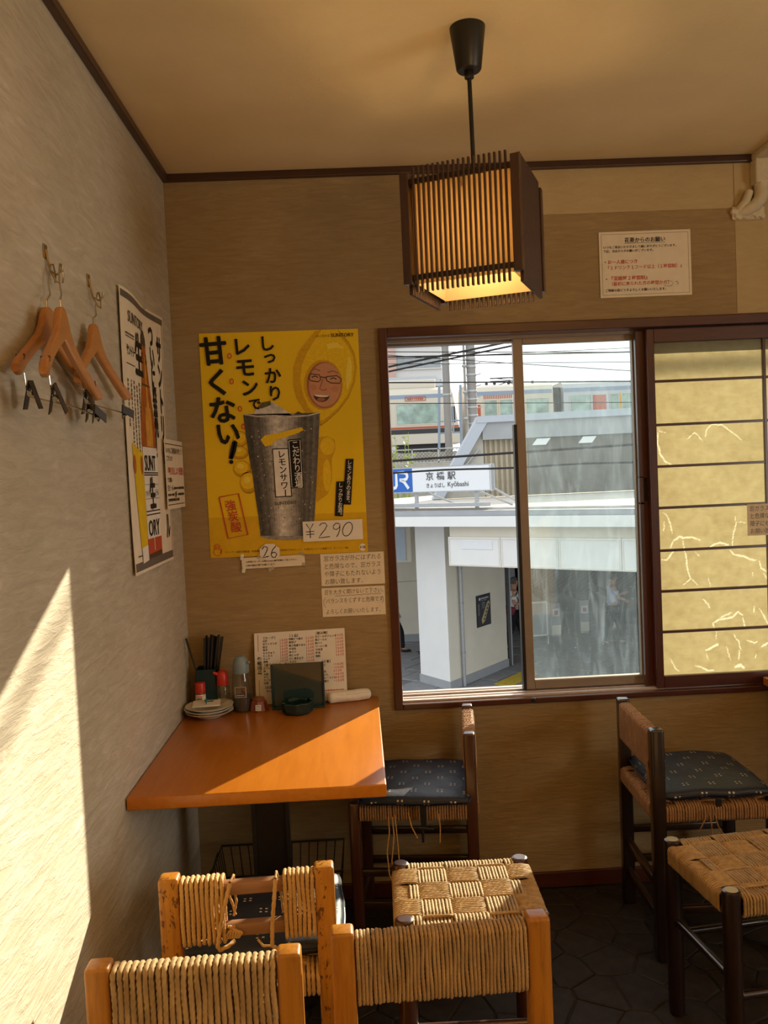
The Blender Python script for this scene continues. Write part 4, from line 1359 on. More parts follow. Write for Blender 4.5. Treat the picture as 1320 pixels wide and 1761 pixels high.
S.scribble(.014, NH - .172, .09, .010, M_INK, 1); S.text('2杯', .108, NH - .180, .022, M_INK, 1, .03); S.scribble(.155, NH - .172, .095, .010, M_INK, 1)
S.scribble(.016, .028, .16, .012, M_INK, 1)
S.done(nt)

# ---- lemon sour poster, back wall
PW, PH = .530, .750
lp = thing('drink_poster', 'bright yellow lemon drink poster with a silver tumbler on the back wall', 'poster', (.355, 0, 1.198))
S = Sheet((.0905, -.0015, 1.198), (1, 0, -.008), ZA, None, .00045)
S.base(PW, PH, .0005, M_YEL, 'paper', lp)
k = 1 / 280 * .531


def q(x, y):        # marks on the 1281 px crop of the poster (4.003 px per photo px) to sheet metres
    y0 = 85 - 27 * (x - 50) / 1100; y1 = 1635 - 45 * (x - 120) / 1085
    v = (y1 - y) / (y1 - y0); x0 = 50 + 70 * (1 - v); x1 = 1148 + 58 * (1 - v)
    return ((x - x0) / (x1 - x0) * PW, v * PH)


def QP(pts, mat, layer, name='print'): S.poly([q(*p) for p in pts], mat, layer, name)


S.rect(0, 0, PW, .135, M_YELD, 1)
# the lemon figure: hood, generic smiling face with spectacles, hands
hood = [(900, 62), (850, 75), (800, 135), (740, 210), (700, 320), (698, 440), (720, 530), (760, 600), (800, 660), (850, 700), (885, 722), (930, 690), (1010, 620), (1080, 530), (1125, 420), (1138, 320), (1125, 230), (1085, 150), (1040, 95), (1010, 62)]
hc_ = (915, 380)
for i_, (k2, mt) in enumerate(((1.0, M_YELO), (.965, M_YELM), (.90, M_YELL), (.80, M_YELL))):
    QP([(hc_[0] + (x - hc_[0]) * k2 + (6 if i_ else 0), max(64, hc_[1] + (y - hc_[1]) * (k2 if y > 90 else 1))) for x, y in hood], mt, 2 + i_ * .25, 'lemon_suit')
QP([(1085, 240), (1105, 300), (1100, 400), (1070, 480), (1062, 400), (1072, 300)], M_YELH, 3.1, 'lemon_suit'); QP([(930, 160), (1000, 150), (1050, 190), (1000, 185), (940, 195)], M_YELH, 3.1, 'lemon_suit')
QP([(900, 62), (850, 75), (800, 135), (740, 210), (700, 320), (698, 440), (720, 530), (760, 600), (800, 660), (850, 700), (885, 722), (860, 660), (800, 590), (765, 500), (745, 400), (760, 300), (800, 210), (850, 130)], M_YELM, 3, 'lemon_suit')


def qell(cx, cy, rx, ry, mat, layer, name='print', n=28, a0=0, a1=2 * PI, rot=0):
    P = []
    for i in range(n):
        t = a0 + (a1 - a0) * i / (n - (0 if a1 - a0 > 6.2 else 1)); x, y = rx * math.cos(t), ry * math.sin(t)
        P.append(q(cx + x * math.cos(rot) - y * math.sin(rot), cy + x * math.sin(rot) + y * math.cos(rot)))
    S.poly(P, mat, layer, name)


qell(905, 440, 135, 172, M_YELM, 3, 'lemon_suit'); qell(912, 442, 122, 160, M_SKINPD, 4, 'face'); qell(918, 440, 112, 150, M_SKINP, 5, 'face', rot=.05)


def qs(pts, w, mat, layer, name='print'): S.stroke([q(*p) for p in pts], w * PW / 1098, mat, layer, name)


qs([(805, 395), (815, 365), (880, 372), (888, 405), (870, 420), (820, 412), (805, 395)], 7, M_BROWNP, 7, 'face')
qs([(925, 385), (1000, 378), (1030, 400), (1020, 430), (960, 428), (930, 412), (925, 385)], 7, M_BROWNP, 7, 'face'); qs([(886, 385), (925, 392)], 7, M_BROWNP, 7, 'face')
for (x, y) in ((848, 385), (975, 398)): qs([(x - 22, y + 4), (x, y - 6), (x + 22, y + 4)], 8, M_BROWNP, 6, 'face')
qs([(820, 345), (850, 330), (885, 345)], 10, M_SKINPD, 6, 'face'); qs([(935, 355), (975, 345), (1010, 362)], 10, M_SKINPD, 6, 'face')
qs([(903, 400), (890, 440), (880, 468), (905, 478), (930, 470)], 9, M_SKINPD, 6, 'face')
qell(893, 512, 55, 45, M_BROWNP, 6, 'face', 20, 0, PI, .06); qell(893, 510, 52, 14, M_WHITEP, 7, 'face', 14, 0, PI, .06); qell(890, 540, 28, 12, M_SKINPD, 7, 'face')
qell(835, 455, 26, 20, M_SKINPC, 6, 'face'); qell(985, 470, 26, 20, M_SKINPC, 6, 'face')
for (x, y, a, b_) in ((330, 810, 52, 55), (325, 905, 62, 45), (340, 1015, 62, 58), (385, 1110, 62, 78)):
    qell(x, y, a, b_, M_YELO, 3, 'lemon_suit'); qell(x - 3, y - 4, a * .93, b_ * .9, M_YELM, 3.5, 'lemon_suit'); qell(x - 6, y - 9, a * .78, b_ * .72, M_YELL, 4, 'lemon_suit'); qell(x - 10, y - 18, a * .4, b_ * .3, M_YELH, 4.4, 'lemon_suit')
QP([(870, 800), (930, 792), (980, 815), (985, 880), (960, 950), (960, 1100), (930, 1190), (850, 1250)], M_YELM, 3, 'lemon_suit')
qell(930, 860, 50, 62, M_YELL, 4, 'lemon_suit'); qell(925, 1060, 28, 110, M_YELL, 4, 'lemon_suit')
# tumbler with ice
TL = [(352, 640), (368, 780), (388, 920), (412, 1060), (430, 1200), (450, 1340), (465, 1480)]; TR = [(880, 630), (872, 780), (864, 920), (855, 1060), (847, 1200), (838, 1340), (825, 1480)]
shade = [.07, .06, .09, .13, .11, .17, .24, .34, .46, .58, .62, .56, .50, .44, .36, .30, .24, .17, .12, .09, .13, .10, .16, .12]
for i_, sv in enumerate(shade):
    f0, f1 = i_ / len(shade), (i_ + 1) / len(shade)
    QP([(a[0] + (d[0] - a[0]) * f0, a[1] + (d[1] - a[1]) * f0) for a, d in zip(TL, TR)] + [(a[0] + (d[0] - a[0]) * f1, a[1] + (d[1] - a[1]) * f1) for a, d in zip(TL[::-1], TR[::-1])],
       flat('tumbler_tone_%02d' % i_, (sv, sv * .95, sv * .88), .45, .3, var=.30, scale=75), 5, 'tumbler')
qell(640, 1478, 180, 32, M_GLASSP, 4.8, 'tumbler'); qs([(352, 640), (450, 655), (640, 660), (800, 650), (880, 630)], 8, M_GLASSPL, 6.5, 'tumbler')
rq = random.Random(2)
for _i in range(150):
    x_, y_ = rq.uniform(380, 850), rq.uniform(680, 1470); e_ = rq.uniform(2, 5)
    if 400 + (y_ - 700) * .08 < x_ < 845: qell(x_, y_, e_, e_ * 1.3, M_GLASSPL if rq.random() < .6 else M_GLASSPD, 6.2, 'droplets', 6)
QP([(420, 640), (445, 595), (520, 548), (560, 560), (640, 610), (690, 650)], M_GLASSPL, 5, 'ice'); QP([(445, 600), (480, 560), (540, 548), (545, 575), (480, 600)], M_GLASSPD, 6, 'ice')
QP([(700, 645), (730, 620), (768, 640)], M_GLASSPD, 6, 'ice')
QP([(470, 815), (500, 785), (600, 768), (690, 745), (755, 730), (768, 750), (700, 780), (600, 810), (560, 830), (550, 850), (500, 862)], M_YELL, 7, 'lemon_slice')
# the two labels on the glass
S.poly([q(*p) for p in [(655, 815), (748, 806), (764, 1145), (676, 1152)]], M_INK, 8, 'label'); S.poly([q(*p) for p in [(549, 876), (662, 872), (684, 1208), (568, 1214)]], M_INK, 8, 'label')
S.poly([q(*p) for p in [(555, 883), (656, 879), (677, 1201), (574, 1207)]], M_WHITEP, 9, 'label')
qs([(664, 824), (741, 817), (756, 1138), (684, 1144), (664, 824)], 4, M_WHITEP, 9, 'label')
u, v = q(706, 825); S.vtext('こだわり酒場', u, v, .0285, M_WHITEP, 10, .012, .93, .9, .045)
u, v = q(610, 890); S.vtext('レモンサワー', u, v, .0285, M_INK, 10, .02, .92, .95, .05)
u, v = q(562, 1268); S.text('SUNTORY', u, v, .0165, M_INKG, 9, .02, 1.0, .02)
# brush lettering
u, v = q(150, 105); S.text('甘', u - .045, v - .088, .098, M_INK, 11, .030, .95, .06)
for ch, (x, y), sz, b0 in (('く', (185, 420), .096, .03), ('な', (215, 610), .096, .028), ('い', (250, 770), .088, .03)):
    u, v = q(x, y); S.text(ch, u - sz * .5, v - sz * .40, sz, M_INK, 11, b0, 1, .06)
qs([(287, 828), (300, 832), (290, 890), (268, 945), (262, 945), (275, 880), (287, 828)], 24, M_INK, 11, 'lettering'); qell(268, 968, 15, 14, M_INK, 11, 'lettering')
for ch, (x, y), sz in (('レ', (345, 175), .066), ('モ', (370, 318), .070), ('ン', (400, 455), .064), ('で', (435, 570), .044)):
    u, v = q(x, y); S.text(ch, u - sz * .5, v - sz * .40, sz, M_INK, 11, .028, 1, .05)
for ch, (x, y), sz in (('し', (520, 155), .056), ('っ', (540, 245), .052), ('か', (560, 375), .058), ('り', (575, 495), .056)):
    u, v = q(x, y); S.text(ch, u - sz * .5, v - sz * .40, sz, M_INK, 11, .024, 1, .05)
for x, y in ((262, 240), (275, 414), (330, 602), (352, 724)):
    qs([(x + 12 * math.cos(t), y + 17 * math.sin(t)) for t in [i * PI / 6 for i in range(13)]], 6, M_INKR, 11)
# red stamp, black flags, brand line
qs([(182, 1212), (315, 1186), (378, 1472), (242, 1498), (182, 1212)], 8, M_INKR, 8, 'stamp')
for ch, (x, y) in zip('強炭酸', ((262, 1270), (280, 1345), (300, 1420))):
    u, v = q(x, y); S.text(ch, u - .019, v - .015, .038, M_INKR, 8, .004, 1, .09)
S.poly([q(*p) for p in [(1056, 948), (1111, 948), (1090, 1264), (1034, 1262)]], M_INK, 8, 'flag'); S.poly([q(*p) for p in [(990, 1104), (1050, 1102), (1034, 1345), (977, 1342)]], M_INK, 8, 'flag')
u, v = q(1084, 958); S.vtext('レモンありのまま、', u, v, .0188, M_WHITEP, 10, .01, .90, .85, -.09)
u, v = q(1020, 1112); S.vtext('しっかりお酒。', u, v, .0188, M_WHITEP, 10, .01, .90, .85, -.07)
u, v = q(860, 116); S.text('水と生きる', u, v, .0095, M_INK, 11, .0, .95); u, v = q(960, 115); S.text('SUNTORY', u, v, .0165, M_INK, 11, .02, 1.02)
u, v = q(215, 1602); S.text('ストップ！20歳未満飲酒・飲酒運転。妊娠中や授乳期の飲酒はやめましょう。お酒はなによりも適量です。サントリー(株)', u, v, .0078, M_INK, 2, 0, .98, 0)
qell(1168, 1558, 22, 25, M_WHITEP, 2); u, v = q(1147, 1566); S.text('お酒', u, v, .0105, M_INK, 3, .02)
qell(168, 1592, 30, 30, M_INKR, 2, 'hand_mark'); qell(168, 1592, 26, 26, M_YELD, 3, 'hand_mark')
for i, (x, y) in enumerate(((146, 1545), (158, 1536), (172, 1536), (184, 1546))): qs([(x, y), (x, 1580)], 9, M_INKR, 4, 'hand_mark'); qs([(x, y + 3), (x, 1580)], 4, M_YELD, 5, 'hand_mark')
qs([(196, 1575), (188, 1600)], 8, M_INKR, 4, 'hand_mark')
S.done(lp)

# ---- slips around the poster
pr_ = thing('price_card', 'white handwritten price card reading 290 yen on the yellow poster', 'card', (.505, -.009, 1.240))
S = Sheet((.4045, -.0088, 1.238), (1, 0, .0), ZA, None, .0004); S.base(.201, .068, .0005, M_PAPERW, 'paper', pr_)
S.stroke([(.012, .060), (.024, .040), (.036, .060)], .0028, M_INK, 1, 'lettering'); S.stroke([(.024, .040), (.024, .012)], .0030, M_INK, 1, 'lettering')
for v in (.033, .024): S.stroke([(.010, v), (.038, v + .001)], .0026, M_INK, 1, 'lettering')
S.stroke([(.056, .052), (.064, .060), (.076, .060), (.082, .052), (.074, .038), (.060, .022), (.052, .011), (.068, .012), (.090, .014)], .0028, M_INK, 1, 'lettering')
S.stroke([(.124, .056), (.112, .058), (.103, .050), (.103, .040), (.112, .036), (.122, .042), (.125, .054), (.124, .036), (.118, .020), (.112, .012)], .0028, M_INK, 1, 'lettering')
S.stroke([(.150 + .016 * math.cos(t) + .006 * math.sin(t), .036 + .023 * math.sin(t)) for t in [.9 + i * PI / 8 for i in range(17)]], .0028, M_INK, 1, 'lettering')
S.done(pr_)
ns = thing('number_card', 'small white octagonal card with 26 written on it at the foot of the yellow poster', 'card', (.29, -.009, 1.18))
S = Sheet((.29, -.0090, 1.209), XA, ZA, None, .0004); S.th = .0006; S.par = ns
b = MB(); b.prism([(.29 + .036 * math.cos(PI / 8 + i * PI / 4), -.0086, 1.209 + .030 * math.sin(PI / 8 + i * PI / 4)) for i in range(8)], (0, -.0008, 0)); b.build('paper', M_PAPERW, ns)
S.th = .0005
S.stroke([(-.026, .010), (-.018, .020), (-.008, .017), (-.008, .008), (-.018, -.010), (-.026, -.018), (-.014, -.016), (-.004, -.014)], .003, M_INK, 1, 'lettering')
S.stroke([(.022, .020), (.010, .008), (.004, -.008), (.008, -.018), (.018, -.018), (.023, -.008), (.017, -.001), (.006, -.004)], .003, M_INK, 1, 'lettering'); S.done(ns)
st = thing('paper_strip', 'narrow printed paper strip taped up under the yellow poster', 'notice', (.3, -.002, 1.157))
S = Sheet((.194, -.0066, 1.156), (1, 0, .01), ZA, None, .0004); S.base(.212, .037, .0005, M_PAPERC, 'paper', st)
S.text('お時間のオーダーは帳石の前の●号用紙にご記入下さい。', .014, .020, .0068, M_INK, 1, .02); S.text('お飲み物は口頭でお願いします。', .014, .008, .0068, M_INK, 1, .02); S.done(st)
b = MB()
for x, z in ((.196, 1.196), (.255, 1.196), (.40, 1.197), (.405, 1.160), (.20, 1.153), (.292, 1.152)):
    b.boxm((.020, .0006, .011), Matrix.Translation((x, -.0078, z)) @ Matrix.Rotation(x * 9, 4, 'Y'))
o = b.build('tape', glass_clear('clear_tape', (.9, .88, .8), haze=.12, gl=.25, rough=.15), st); o['kind'] = 'stuff'

hw1 = thing('paper_notice', 'upper handwritten cream note beside the window frame', 'notice', (.566, -.002, 1.084))
S = Sheet((.458, -.0016, 1.084), (1, 0, -.003), ZA, None, .0004); S.base(.215, .109, .0005, M_PAPERC, 'paper', hw1)
for i, (s_, w) in enumerate((('窓ガラスが外にはずれる', .87), ('と危険なので、窓ガラス', .86), ('や障子にもたれないよう', .86), ('お願い致します。', .86))):
    S.text(s_, .010, .085 - .0262 * i, .0205, M_INK, 1, -.006, w, .006, .12)
S.done(hw1)
hw2 = thing('paper_notice', 'lower handwritten cream note with an underlined warning beside the window frame', 'notice', (.565, -.002, .979))
S = Sheet((.457, -.0016, .979), (1, 0, -.003), ZA, None, .0004); S.base(.214, .098, .0005, M_PAPERC, 'paper', hw2)
S.text('窓を大きく開けないで下さい。', .008, .076, .0188, M_INK, 1, -.006, .80, .008, .12); S.text('バランスをくずすと危険です', .012, .046, .0188, M_INK, 1, -.006, .80, .008, .12)
S.text('よろしくお願いいたします。', .010, .010, .0188, M_INK, 1, -.006, .80, .006, .12)
S.stroke([(.044 + .006 * i, .0695 + .001 * math.sin(i * 1.6) + .0001 * i) for i in range(27)], .0011, M_INK, 1, 'lettering')
S.stroke([(.012, .066), (.006, .056), (.006, .042), (.012, .032)], .0011, M_INK, 1, 'lettering'); S.stroke([(.204, .064), (.208, .054), (.207, .046), (.203, .040)], .0011, M_INK, 1, 'lettering')
S.done(hw2)

# ---- printed house notice, high on the wall over the window
hn = thing('paper_notice', 'white printed house notice in black and red above the window', 'notice', (1.598, -.002, 2.013))
S = Sheet((1.4425, -.0026, 2.013), (1, 0, .0), ZA, None, .0004); S.base(.312, .219, .0006, M_PAPERC, 'paper', hn)
S.frame(.008, .008, .304, .211, .0010, M_INKG)
S.text('花菱からのお願い', .156, .183, .0180, M_INK, 1, .03, .97, 0, 0, 'c'); S.rect(.086, .1785, .226, .1797, M_INK)
S.text('いつもご来店いただきまして誠にありがとうございます。', .014, .164, .0098, M_INK, 1, .025); S.text('下記、当店からのお願いがございます。', .014, .151, .0098, M_INK, 1, .025)
S.ell(.020, .1185, .0022, .0022, M_INKG); S.text('お一人様につき', .027, .113, .0148, M_INKR, 1, .022)
S.text('『１ドリンク１フード以上（１時間制）』', .020, .094, .0148, M_INKR, 1, .016, .95)
S.ell(.022, .062, .0022, .0022, M_INKG); S.text('『混雑時２時間制』', .030, .058, .0155, M_INKR, 1, .022); S.text('（最初に来られた方の時間から）', .030, .040, .0145, M_INKR, 1, .016, .98)
S.text('ご理解の程どうぞよろしくお願いいたします。', .016, .020, .0102, M_INK, 1, .025)
S.stroke([(.232 + .016 * math.cos(t), .040 + .010 * math.sin(t)) for t in [i * PI / 8 for i in range(17)]], .0008, M_INKG); S.stroke([(.256, .044), (.262, .048), (.266, .040), (.262, .036)], .0016, M_INKG); S.stroke([(.218, .034), (.246, .034)], .0008, M_INKG)
S.done(hn)
# ---- note on the paper screen
sn = thing('paper_notice', 'handwritten note stuck on the paper screen', 'notice', (2.02, -.002, 1.185))
S = Sheet((1.925, .0012, 1.186), (1, 0, -.003), ZA, None, .0004); S.base(.205, .108, .0005, M_PAPERC, 'paper', sn)
for i, s_ in enumerate(('窓ガラスが外にはずれる', 'と危険なので窓ガラスや', '障子にもたれないよう', 'お願い致します。')): S.text(s_, .008, .085 - .0258 * i, .0205, M_INK, 1, -.006, .84, .006, .12)
S.done(sn)

# ================================================================== things on the corner table
Z0 = TZ


def put(o): return o


# three saucers
for i, (lab, dz) in enumerate((('lowest saucer of the stack of three on the corner table', 0), ('middle saucer of the stack of three on the corner table', .0085), ('top saucer of the stack of three, holding a folded card', .017))):
    rr_ = random.Random(i); px_, py_ = .084 + rr_.uniform(-.002, .003), -.150 + rr_.uniform(-.003, .003)
    b = MB(); b.lathe([(.034, 0), (.036, .001), (.037, .004), (.058, .011), (.0760, .0205), (.0768, .0218), (.0755, .0222), (.056, .0135), (.035, .0070), (.001, .0062)], (px_, py_, Z0 + dz), 40)
    o = b.build('saucer', M_CERAM); recentre(o, (px_, py_, Z0 + dz)); auto_smooth(o, 60); tag(o, lab, 'saucer', 'saucers stacked on the corner table')
c = thing('folded_card', 'white folded card lying on the top saucer', 'card', (.078, -.152, Z0 + .0395))
b = MB(); m = Matrix.Translation((.078, -.152, Z0 + .0425)) @ Matrix.Rotation(.12, 4, 'Z') @ Matrix.Rotation(.05, 4, 'X')
b.boxm((.088, .060, .0016), m, .0004); b.boxm((.086, .059, .0012), m @ Matrix.Translation((.001, .001, .002)) @ Matrix.Rotation(.02, 4, 'Y'), .0004); b.build('sheet', M_PAPERW, c)
S = Sheet(m @ Vector((-.040, -.026, .0029)), m.to_3x3() @ XA, m.to_3x3() @ YA, None, .0003); S.th = 0
S.rect(.040, .036, .062, .046, M_INK); S.done(c)
c = thing('plastic_pick', 'small turquoise plastic pick on the folded card', 'pick', (.078, -.160, Z0 + .047))
b = MB(); b.tube([(.082, -.176, Z0 + .0475), (.079, -.160, Z0 + .0485), (.077, -.146, Z0 + .0495)], [.0012, .0022, .003], 8); auto_smooth(b.build('stick', M_BLUE, c))
b = MB(); b.lathe([(.002, -.003), (.0065, -.001), (.0065, .003), (.002, .005)], (.0765, -.142, Z0 + .050), 14); auto_smooth(b.build('head', M_BLUE, c))

# chopstick cup and chopsticks
CX, CY = .068, -.052
c = thing('chopstick_holder', 'dark teal square cup holding chopsticks by the corner', 'cup', (CX, CY, Z0))
b = MB(); w = .034
for x0, x1, y0, y1 in ((-w, w, -w, -w + .003), (-w, w, w - .003, w), (-w, -w + .003, -w, w), (w - .003, w, -w, w)): b.box((CX + x0, CY + y0, Z0), (CX + x1, CY + y1, Z0 + .138), .001)
b.box((CX - w, CY - w, Z0), (CX + w, CY + w, Z0 + .005)); b.build('cup_wall', M_TEAL, c)
rr_ = random.Random(4)
for i in range(14):
    u, v = (i % 5 - 2) / 2, (i // 5 - 1); bx_, by_ = CX + u * .014, CY + v * .014; tx, ty = CX + .028 + u * .026 + rr_.uniform(-.003, .003), CY + v * .016
    b = MB(); b.cyl((bx_, by_, Z0 + .006), (tx, ty, Z0 + .242 + rr_.uniform(-.004, .004)), .0022, .0040, 8); o = b.build('chopstick', M_CHOP); recentre(o, (bx_, by_, Z0 + .006)); auto_smooth(o)
    tag(o, 'dark chopstick bunched upright in the teal cup', 'chopstick', 'chopsticks bunched in the teal cup')
b = MB(); b.cyl((CX - .006, CY - .020, Z0 + .02), (CX - .060, CY - .024, Z0 + .243), .0022, .0036, 8); o = b.build('chopstick', M_CHOP); recentre(o, (CX - .006, CY - .020, Z0 + .02)); auto_smooth(o)
tag(o, 'dark stick leaning out of the teal cup towards the wall, apart from the bunch', 'chopstick')

# small shaker with red cap
c = thing('spice_shaker', 'small glass spice jar with a red cap in front of the teal cup', 'spice jar', (.050, -.098, Z0))
b = MB(); b.lathe([(.0155, 0), (.0165, .002), (.0165, .066), (.014, .070)], (.050, -.098, Z0), 20); j = auto_smooth(b.build('jar', M_AMBER, c))
b = MB(); b.lathe([(.0168, .030), (.0168, .062)], (.050, -.098, Z0), 20, False); b.build('paper_label', M_PAPERC, j)
b = MB(); b.lathe([(.0170, .068), (.0172, .070), (.0172, .098), (.0160, .100), (.001, .1005)], (.050, -.098, Z0), 20); auto_smooth(b.build('cap', M_REDCAP, c))
S = Sheet((.036, -.1155, Z0 + .036), XA, ZA, None, .0003); S.th = 0
S.rect(.004, .004, .024, .008, M_INKR); S.rect(.006, .012, .022, .015, M_INK); S.rect(.005, .019, .023, .022, M_INKR); S.done(c)

# squeeze bottle with red spout cap
c = thing('sauce_bottle', 'clear sauce bottle with a red spouted cap', 'bottle', (.122, -.085, Z0))
b = MB(); b.lathe([(.020, 0), (.0225, .003), (.0225, .066), (.020, .084), (.017, .090)], (.122, -.085, Z0), 22); auto_smooth(b.build('body', M_BOTTLE, c))
b = MB(); b.lathe([(.0195, .003), (.0205, .004), (.0205, .030), (.001, .0302)], (.122, -.085, Z0), 22); auto_smooth(b.build('sauce', M_SOY, c))
b = MB(); b.lathe([(.0195, .086), (.0200, .088), (.0190, .112), (.0160, .128), (.0100, .134), (.001, .135)], (.122, -.085, Z0), 22); cp = auto_smooth(b.build('cap', M_REDCAP, c))
b = MB(); b.cyl((.110, -.090, Z0 + .120), (.094, -.096, Z0 + .130), .006, .0045, 10); auto_smooth(b.build('spout', M_REDCAP, cp))

# soy dispenser
c = thing('soy_dispenser', 'tall clear soy sauce dispenser with a grey-blue dome cap', 'bottle', (.186, -.100, Z0))
b = MB(); b.lathe([(.027, 0), (.031, .003), (.0325, .030), (.0325, .080), (.030, .112), (.026, .130)], (.186, -.100, Z0), 28); auto_smooth(b.build('body', M_BOTTLE, c))
b = MB(); b.lathe([(.026, .003), (.0300, .005), (.0308, .050), (.001, .0503)], (.186, -.100, Z0), 28); auto_smooth(b.build('soy_sauce', M_SOY, c))
b = MB(); b.lathe([(.0265, .126), (.0270, .130), (.0262, .150), (.0225, .168), (.0140, .180), (.001, .183)], (.186, -.100, Z0), 28); cp = auto_smooth(b.build('cap', M_BLUECAP, c))
b = MB(); b.cyl((.207, -.110, Z0 + .158), (.217, -.116, Z0 + .163), .005, .004, 10); auto_smooth(b.build('spout', M_BLUECAP, cp))
b = MB(); b.cyl((.186, -.100, Z0 + .03), (.186, -.100, Z0 + .128), .003, n=8); b.build('air_tube', M_BOTTLE, c)
S = Sheet((.168, -.1332, Z0 + .052), XA, ZA, None, .0003); S.th = 0
S.frame(0, 0, .036, .034, .001, M_PAPERC); S.text('しょうゆ', .003, .020, .0085, M_REDB, 1, .02); S.rect(.004, .006, .030, .0075, M_PAPERC); S.done(c)

# small amber pot with white label
c = thing('amber_pot', 'small faceted amber pot with a white label', 'pot', (.238, -.105, Z0))
b = MB(); b.lathe([(.033, 0), (.034, .003), (.026, .032), (.020, .038), (.001, .039)], (.238, -.105, Z0), 8); b.build('body', M_AMBER, c)
b = MB(); b.lathe([(.021, .036), (.022, .038), (.020, .042), (.001, .043)], (.238, -.105, Z0), 16); b.build('lid', M_AMBER, c)
S = Sheet((.232, -.1385, Z0 + .007), XA, Vector((0, .27, 1)), None, .0003); S.base(.018, .018, .0004, M_PAPERW, 'paper_label', c)
for i in range(3): S.scribble(.002, .004 + .005 * i, .014, .003, M_INKG)
S.done(c)

# menu card leaning on the wall
MW, MH = .306, .238
c = thing('menu_card', 'white laminated drinks and snacks menu leaning on the back wall', 'menu', (.374, -.045, Z0))
tilt = Vector((0, .17, 1)).normalized()
S = Sheet((.2225, -.046, Z0 + .001), (1, 0, .012), tilt, None, .0004)
S.base(MW, MH, .0012, M_PAPERW, 'sheet', c)
S.rect(.012, .176, .0135, .232, M_INKR); S.rect(.012, .004, .0135, .082, M_INKR)
for i, ch in enumerate('お品書き'):
    S.text(ch, .0215, .098 + .0155 * i, .016, M_INK, 1, .035, 1, PI / 2)


def mcol(u, v, items, pu, step, head=None):
    if head: S.text(head, u - .003, v, .0105, M_INK, 1, .03)
    for i, (a, p_) in enumerate(items):
        y = v - step * (i + 1); S.text(a, u, y, .0085, M_INK, 1, .03, .95)
        if p_: S.text(p_, pu, y, .0098, M_INKR, 1, .025, .72)


mcol(.028, .216, [('冷奴', '１８０円'), ('ポテトサラダ', '１８０円'), ('枝豆', '１８０円'), ('塩辛', '１８０円'), ('もろきゅう', '１８０円'), ('たこわさ', '１８０円'), ('キムチ', '１８０円'), ('漬物', '２００円')], .084, .0098, '［カード］')
mcol(.028, .126, [('おでん', ''), ('卵', ''), ('大根', ''), ('すじ', ''), ('ちくわ', ''), ('豆腐', '')], .084, .0098, '［盛り合わせ一品］')
S.text('［お造り］', .025, .052, .0105, M_INK, 1, .03); S.text('時価', .036, .040, .0090, M_INKR, 1, .03)
mcol(.116, .219, [('特製どて焼き', '１１０円'), ('唐揚げ', '１８０円'), ('焼き鳥盛り合せ', '１８０円'), ('手羽先', '２２０円'), ('串カツ', '２８０円'), ('肉じゃが', '２８０円'), ('だし巻き玉子', '３２０円'), ('天ぷら', '３８０円'), ('鍋', '４８０円')], .172, .0108, '［１品］')
mcol(.205, .222, [('生ビール中ジョッキ', '２９０円'), ('瓶ビール大', '４８０円'), ('酎ハイ', '２８０円'), ('ウーロン茶', '２５０円'), ('日本酒', '２８０円'), ('梅酒', '２８０円'), ('焼酎', '２８０円')], .272, .0108, '［飲み物］')
mcol(.222, .126, [('定食', '→５８０円'), ('丼', '→５８０円'), ('刺身', '６５０円'), ('うどん', '→４８０円'), ('カレーライス', '→４８０円'), ('味噌汁', '→１８０円')], .262, .0108, '［食事］')
S.scribble(.225, .034, .070, .005, M_INKR); S.done(c)

# smoky green acrylic stand and dark green ashtray
c = thing('acrylic_stand', 'smoky green acrylic panel standing in front of the menu', 'stand', (.368, -.095, Z0))
b = MB(); b.boxm((.170, .006, .146), Matrix.Translation((.369, -.094, Z0 + .0735)) @ Matrix.Rotation(.03, 4, 'Z'), .0015); b.build('panel', M_GREENAC, c)
for s in (-1, 1):
    b = MB(); b.boxm((.008, .014, .147), Matrix.Translation((.369 + s * .083, -.094 + s * .0025, Z0 + .0735)), .002); b.build('edge_post', M_TEAL, c)
b = MB(); b.boxm((.172, .050, .006), Matrix.Translation((.369, -.090, Z0 + .003)), .001); b.build('foot', M_TEAL, c)
c = thing('glass_ashtray', 'dark green octagonal glass ashtray before the acrylic panel', 'ashtray', (.369, -.155, Z0))
b = MB(); b.lathe([(.042, 0), (.049, .004), (.053, .034), (.051, .037), (.043, .036), (.038, .012), (.001, .010)], (.369, -.155, Z0), 8); b.build('bowl', M_GREENGL, c)
for i in range(4):
    a = PI / 8 + i * PI / 2; b = MB(); b.boxm((.012, .012, .006), Matrix.Translation((.369 + .047 * math.cos(a), -.155 + .047 * math.sin(a), Z0 + .036)) @ Matrix.Rotation(a, 4, 'Z'), .002); b.build('rest', M_GREENGL, c)

# rolled hand towel
c = thing('rolled_towel', 'rolled white hand towel at the end of the table by the wall', 'towel', (.535, -.055, Z0))
m = Matrix.Translation((.535, -.052, Z0 + .0185)) @ Matrix.Rotation(.22, 4, 'Z')
b = MB(); rings = []; nL, nR = 26, 30
for i in range(nL + 1):
    x = -.072 + .144 * i / nL; e = min(1, (min(i, nL - i) + .35) / 1.6); ring = []
    for k in range(nR):
        t = 2 * PI * k / nR; w_ = noise.noise(Vector((x * 22, math.cos(t) * 1.3, math.sin(t) * 1.3)))
        r_ = .0185 * (e ** .3) * (1 + .10 * w_) * (1 + .06 * math.sin(x * 60) * (1 if x < -.04 else .3)); ring.append(b.b.verts.new(m @ Vector((x, r_ * math.cos(t) * 1.15, max(-.0183, r_ * math.sin(t))))))
    rings.append(ring)
for r0, r1 in zip(rings, rings[1:]):
    for k_ in range(nR): b.b.faces.new((r0[k_], r0[(k_ + 1) % nR], r1[(k_ + 1) % nR], r1[k_]))
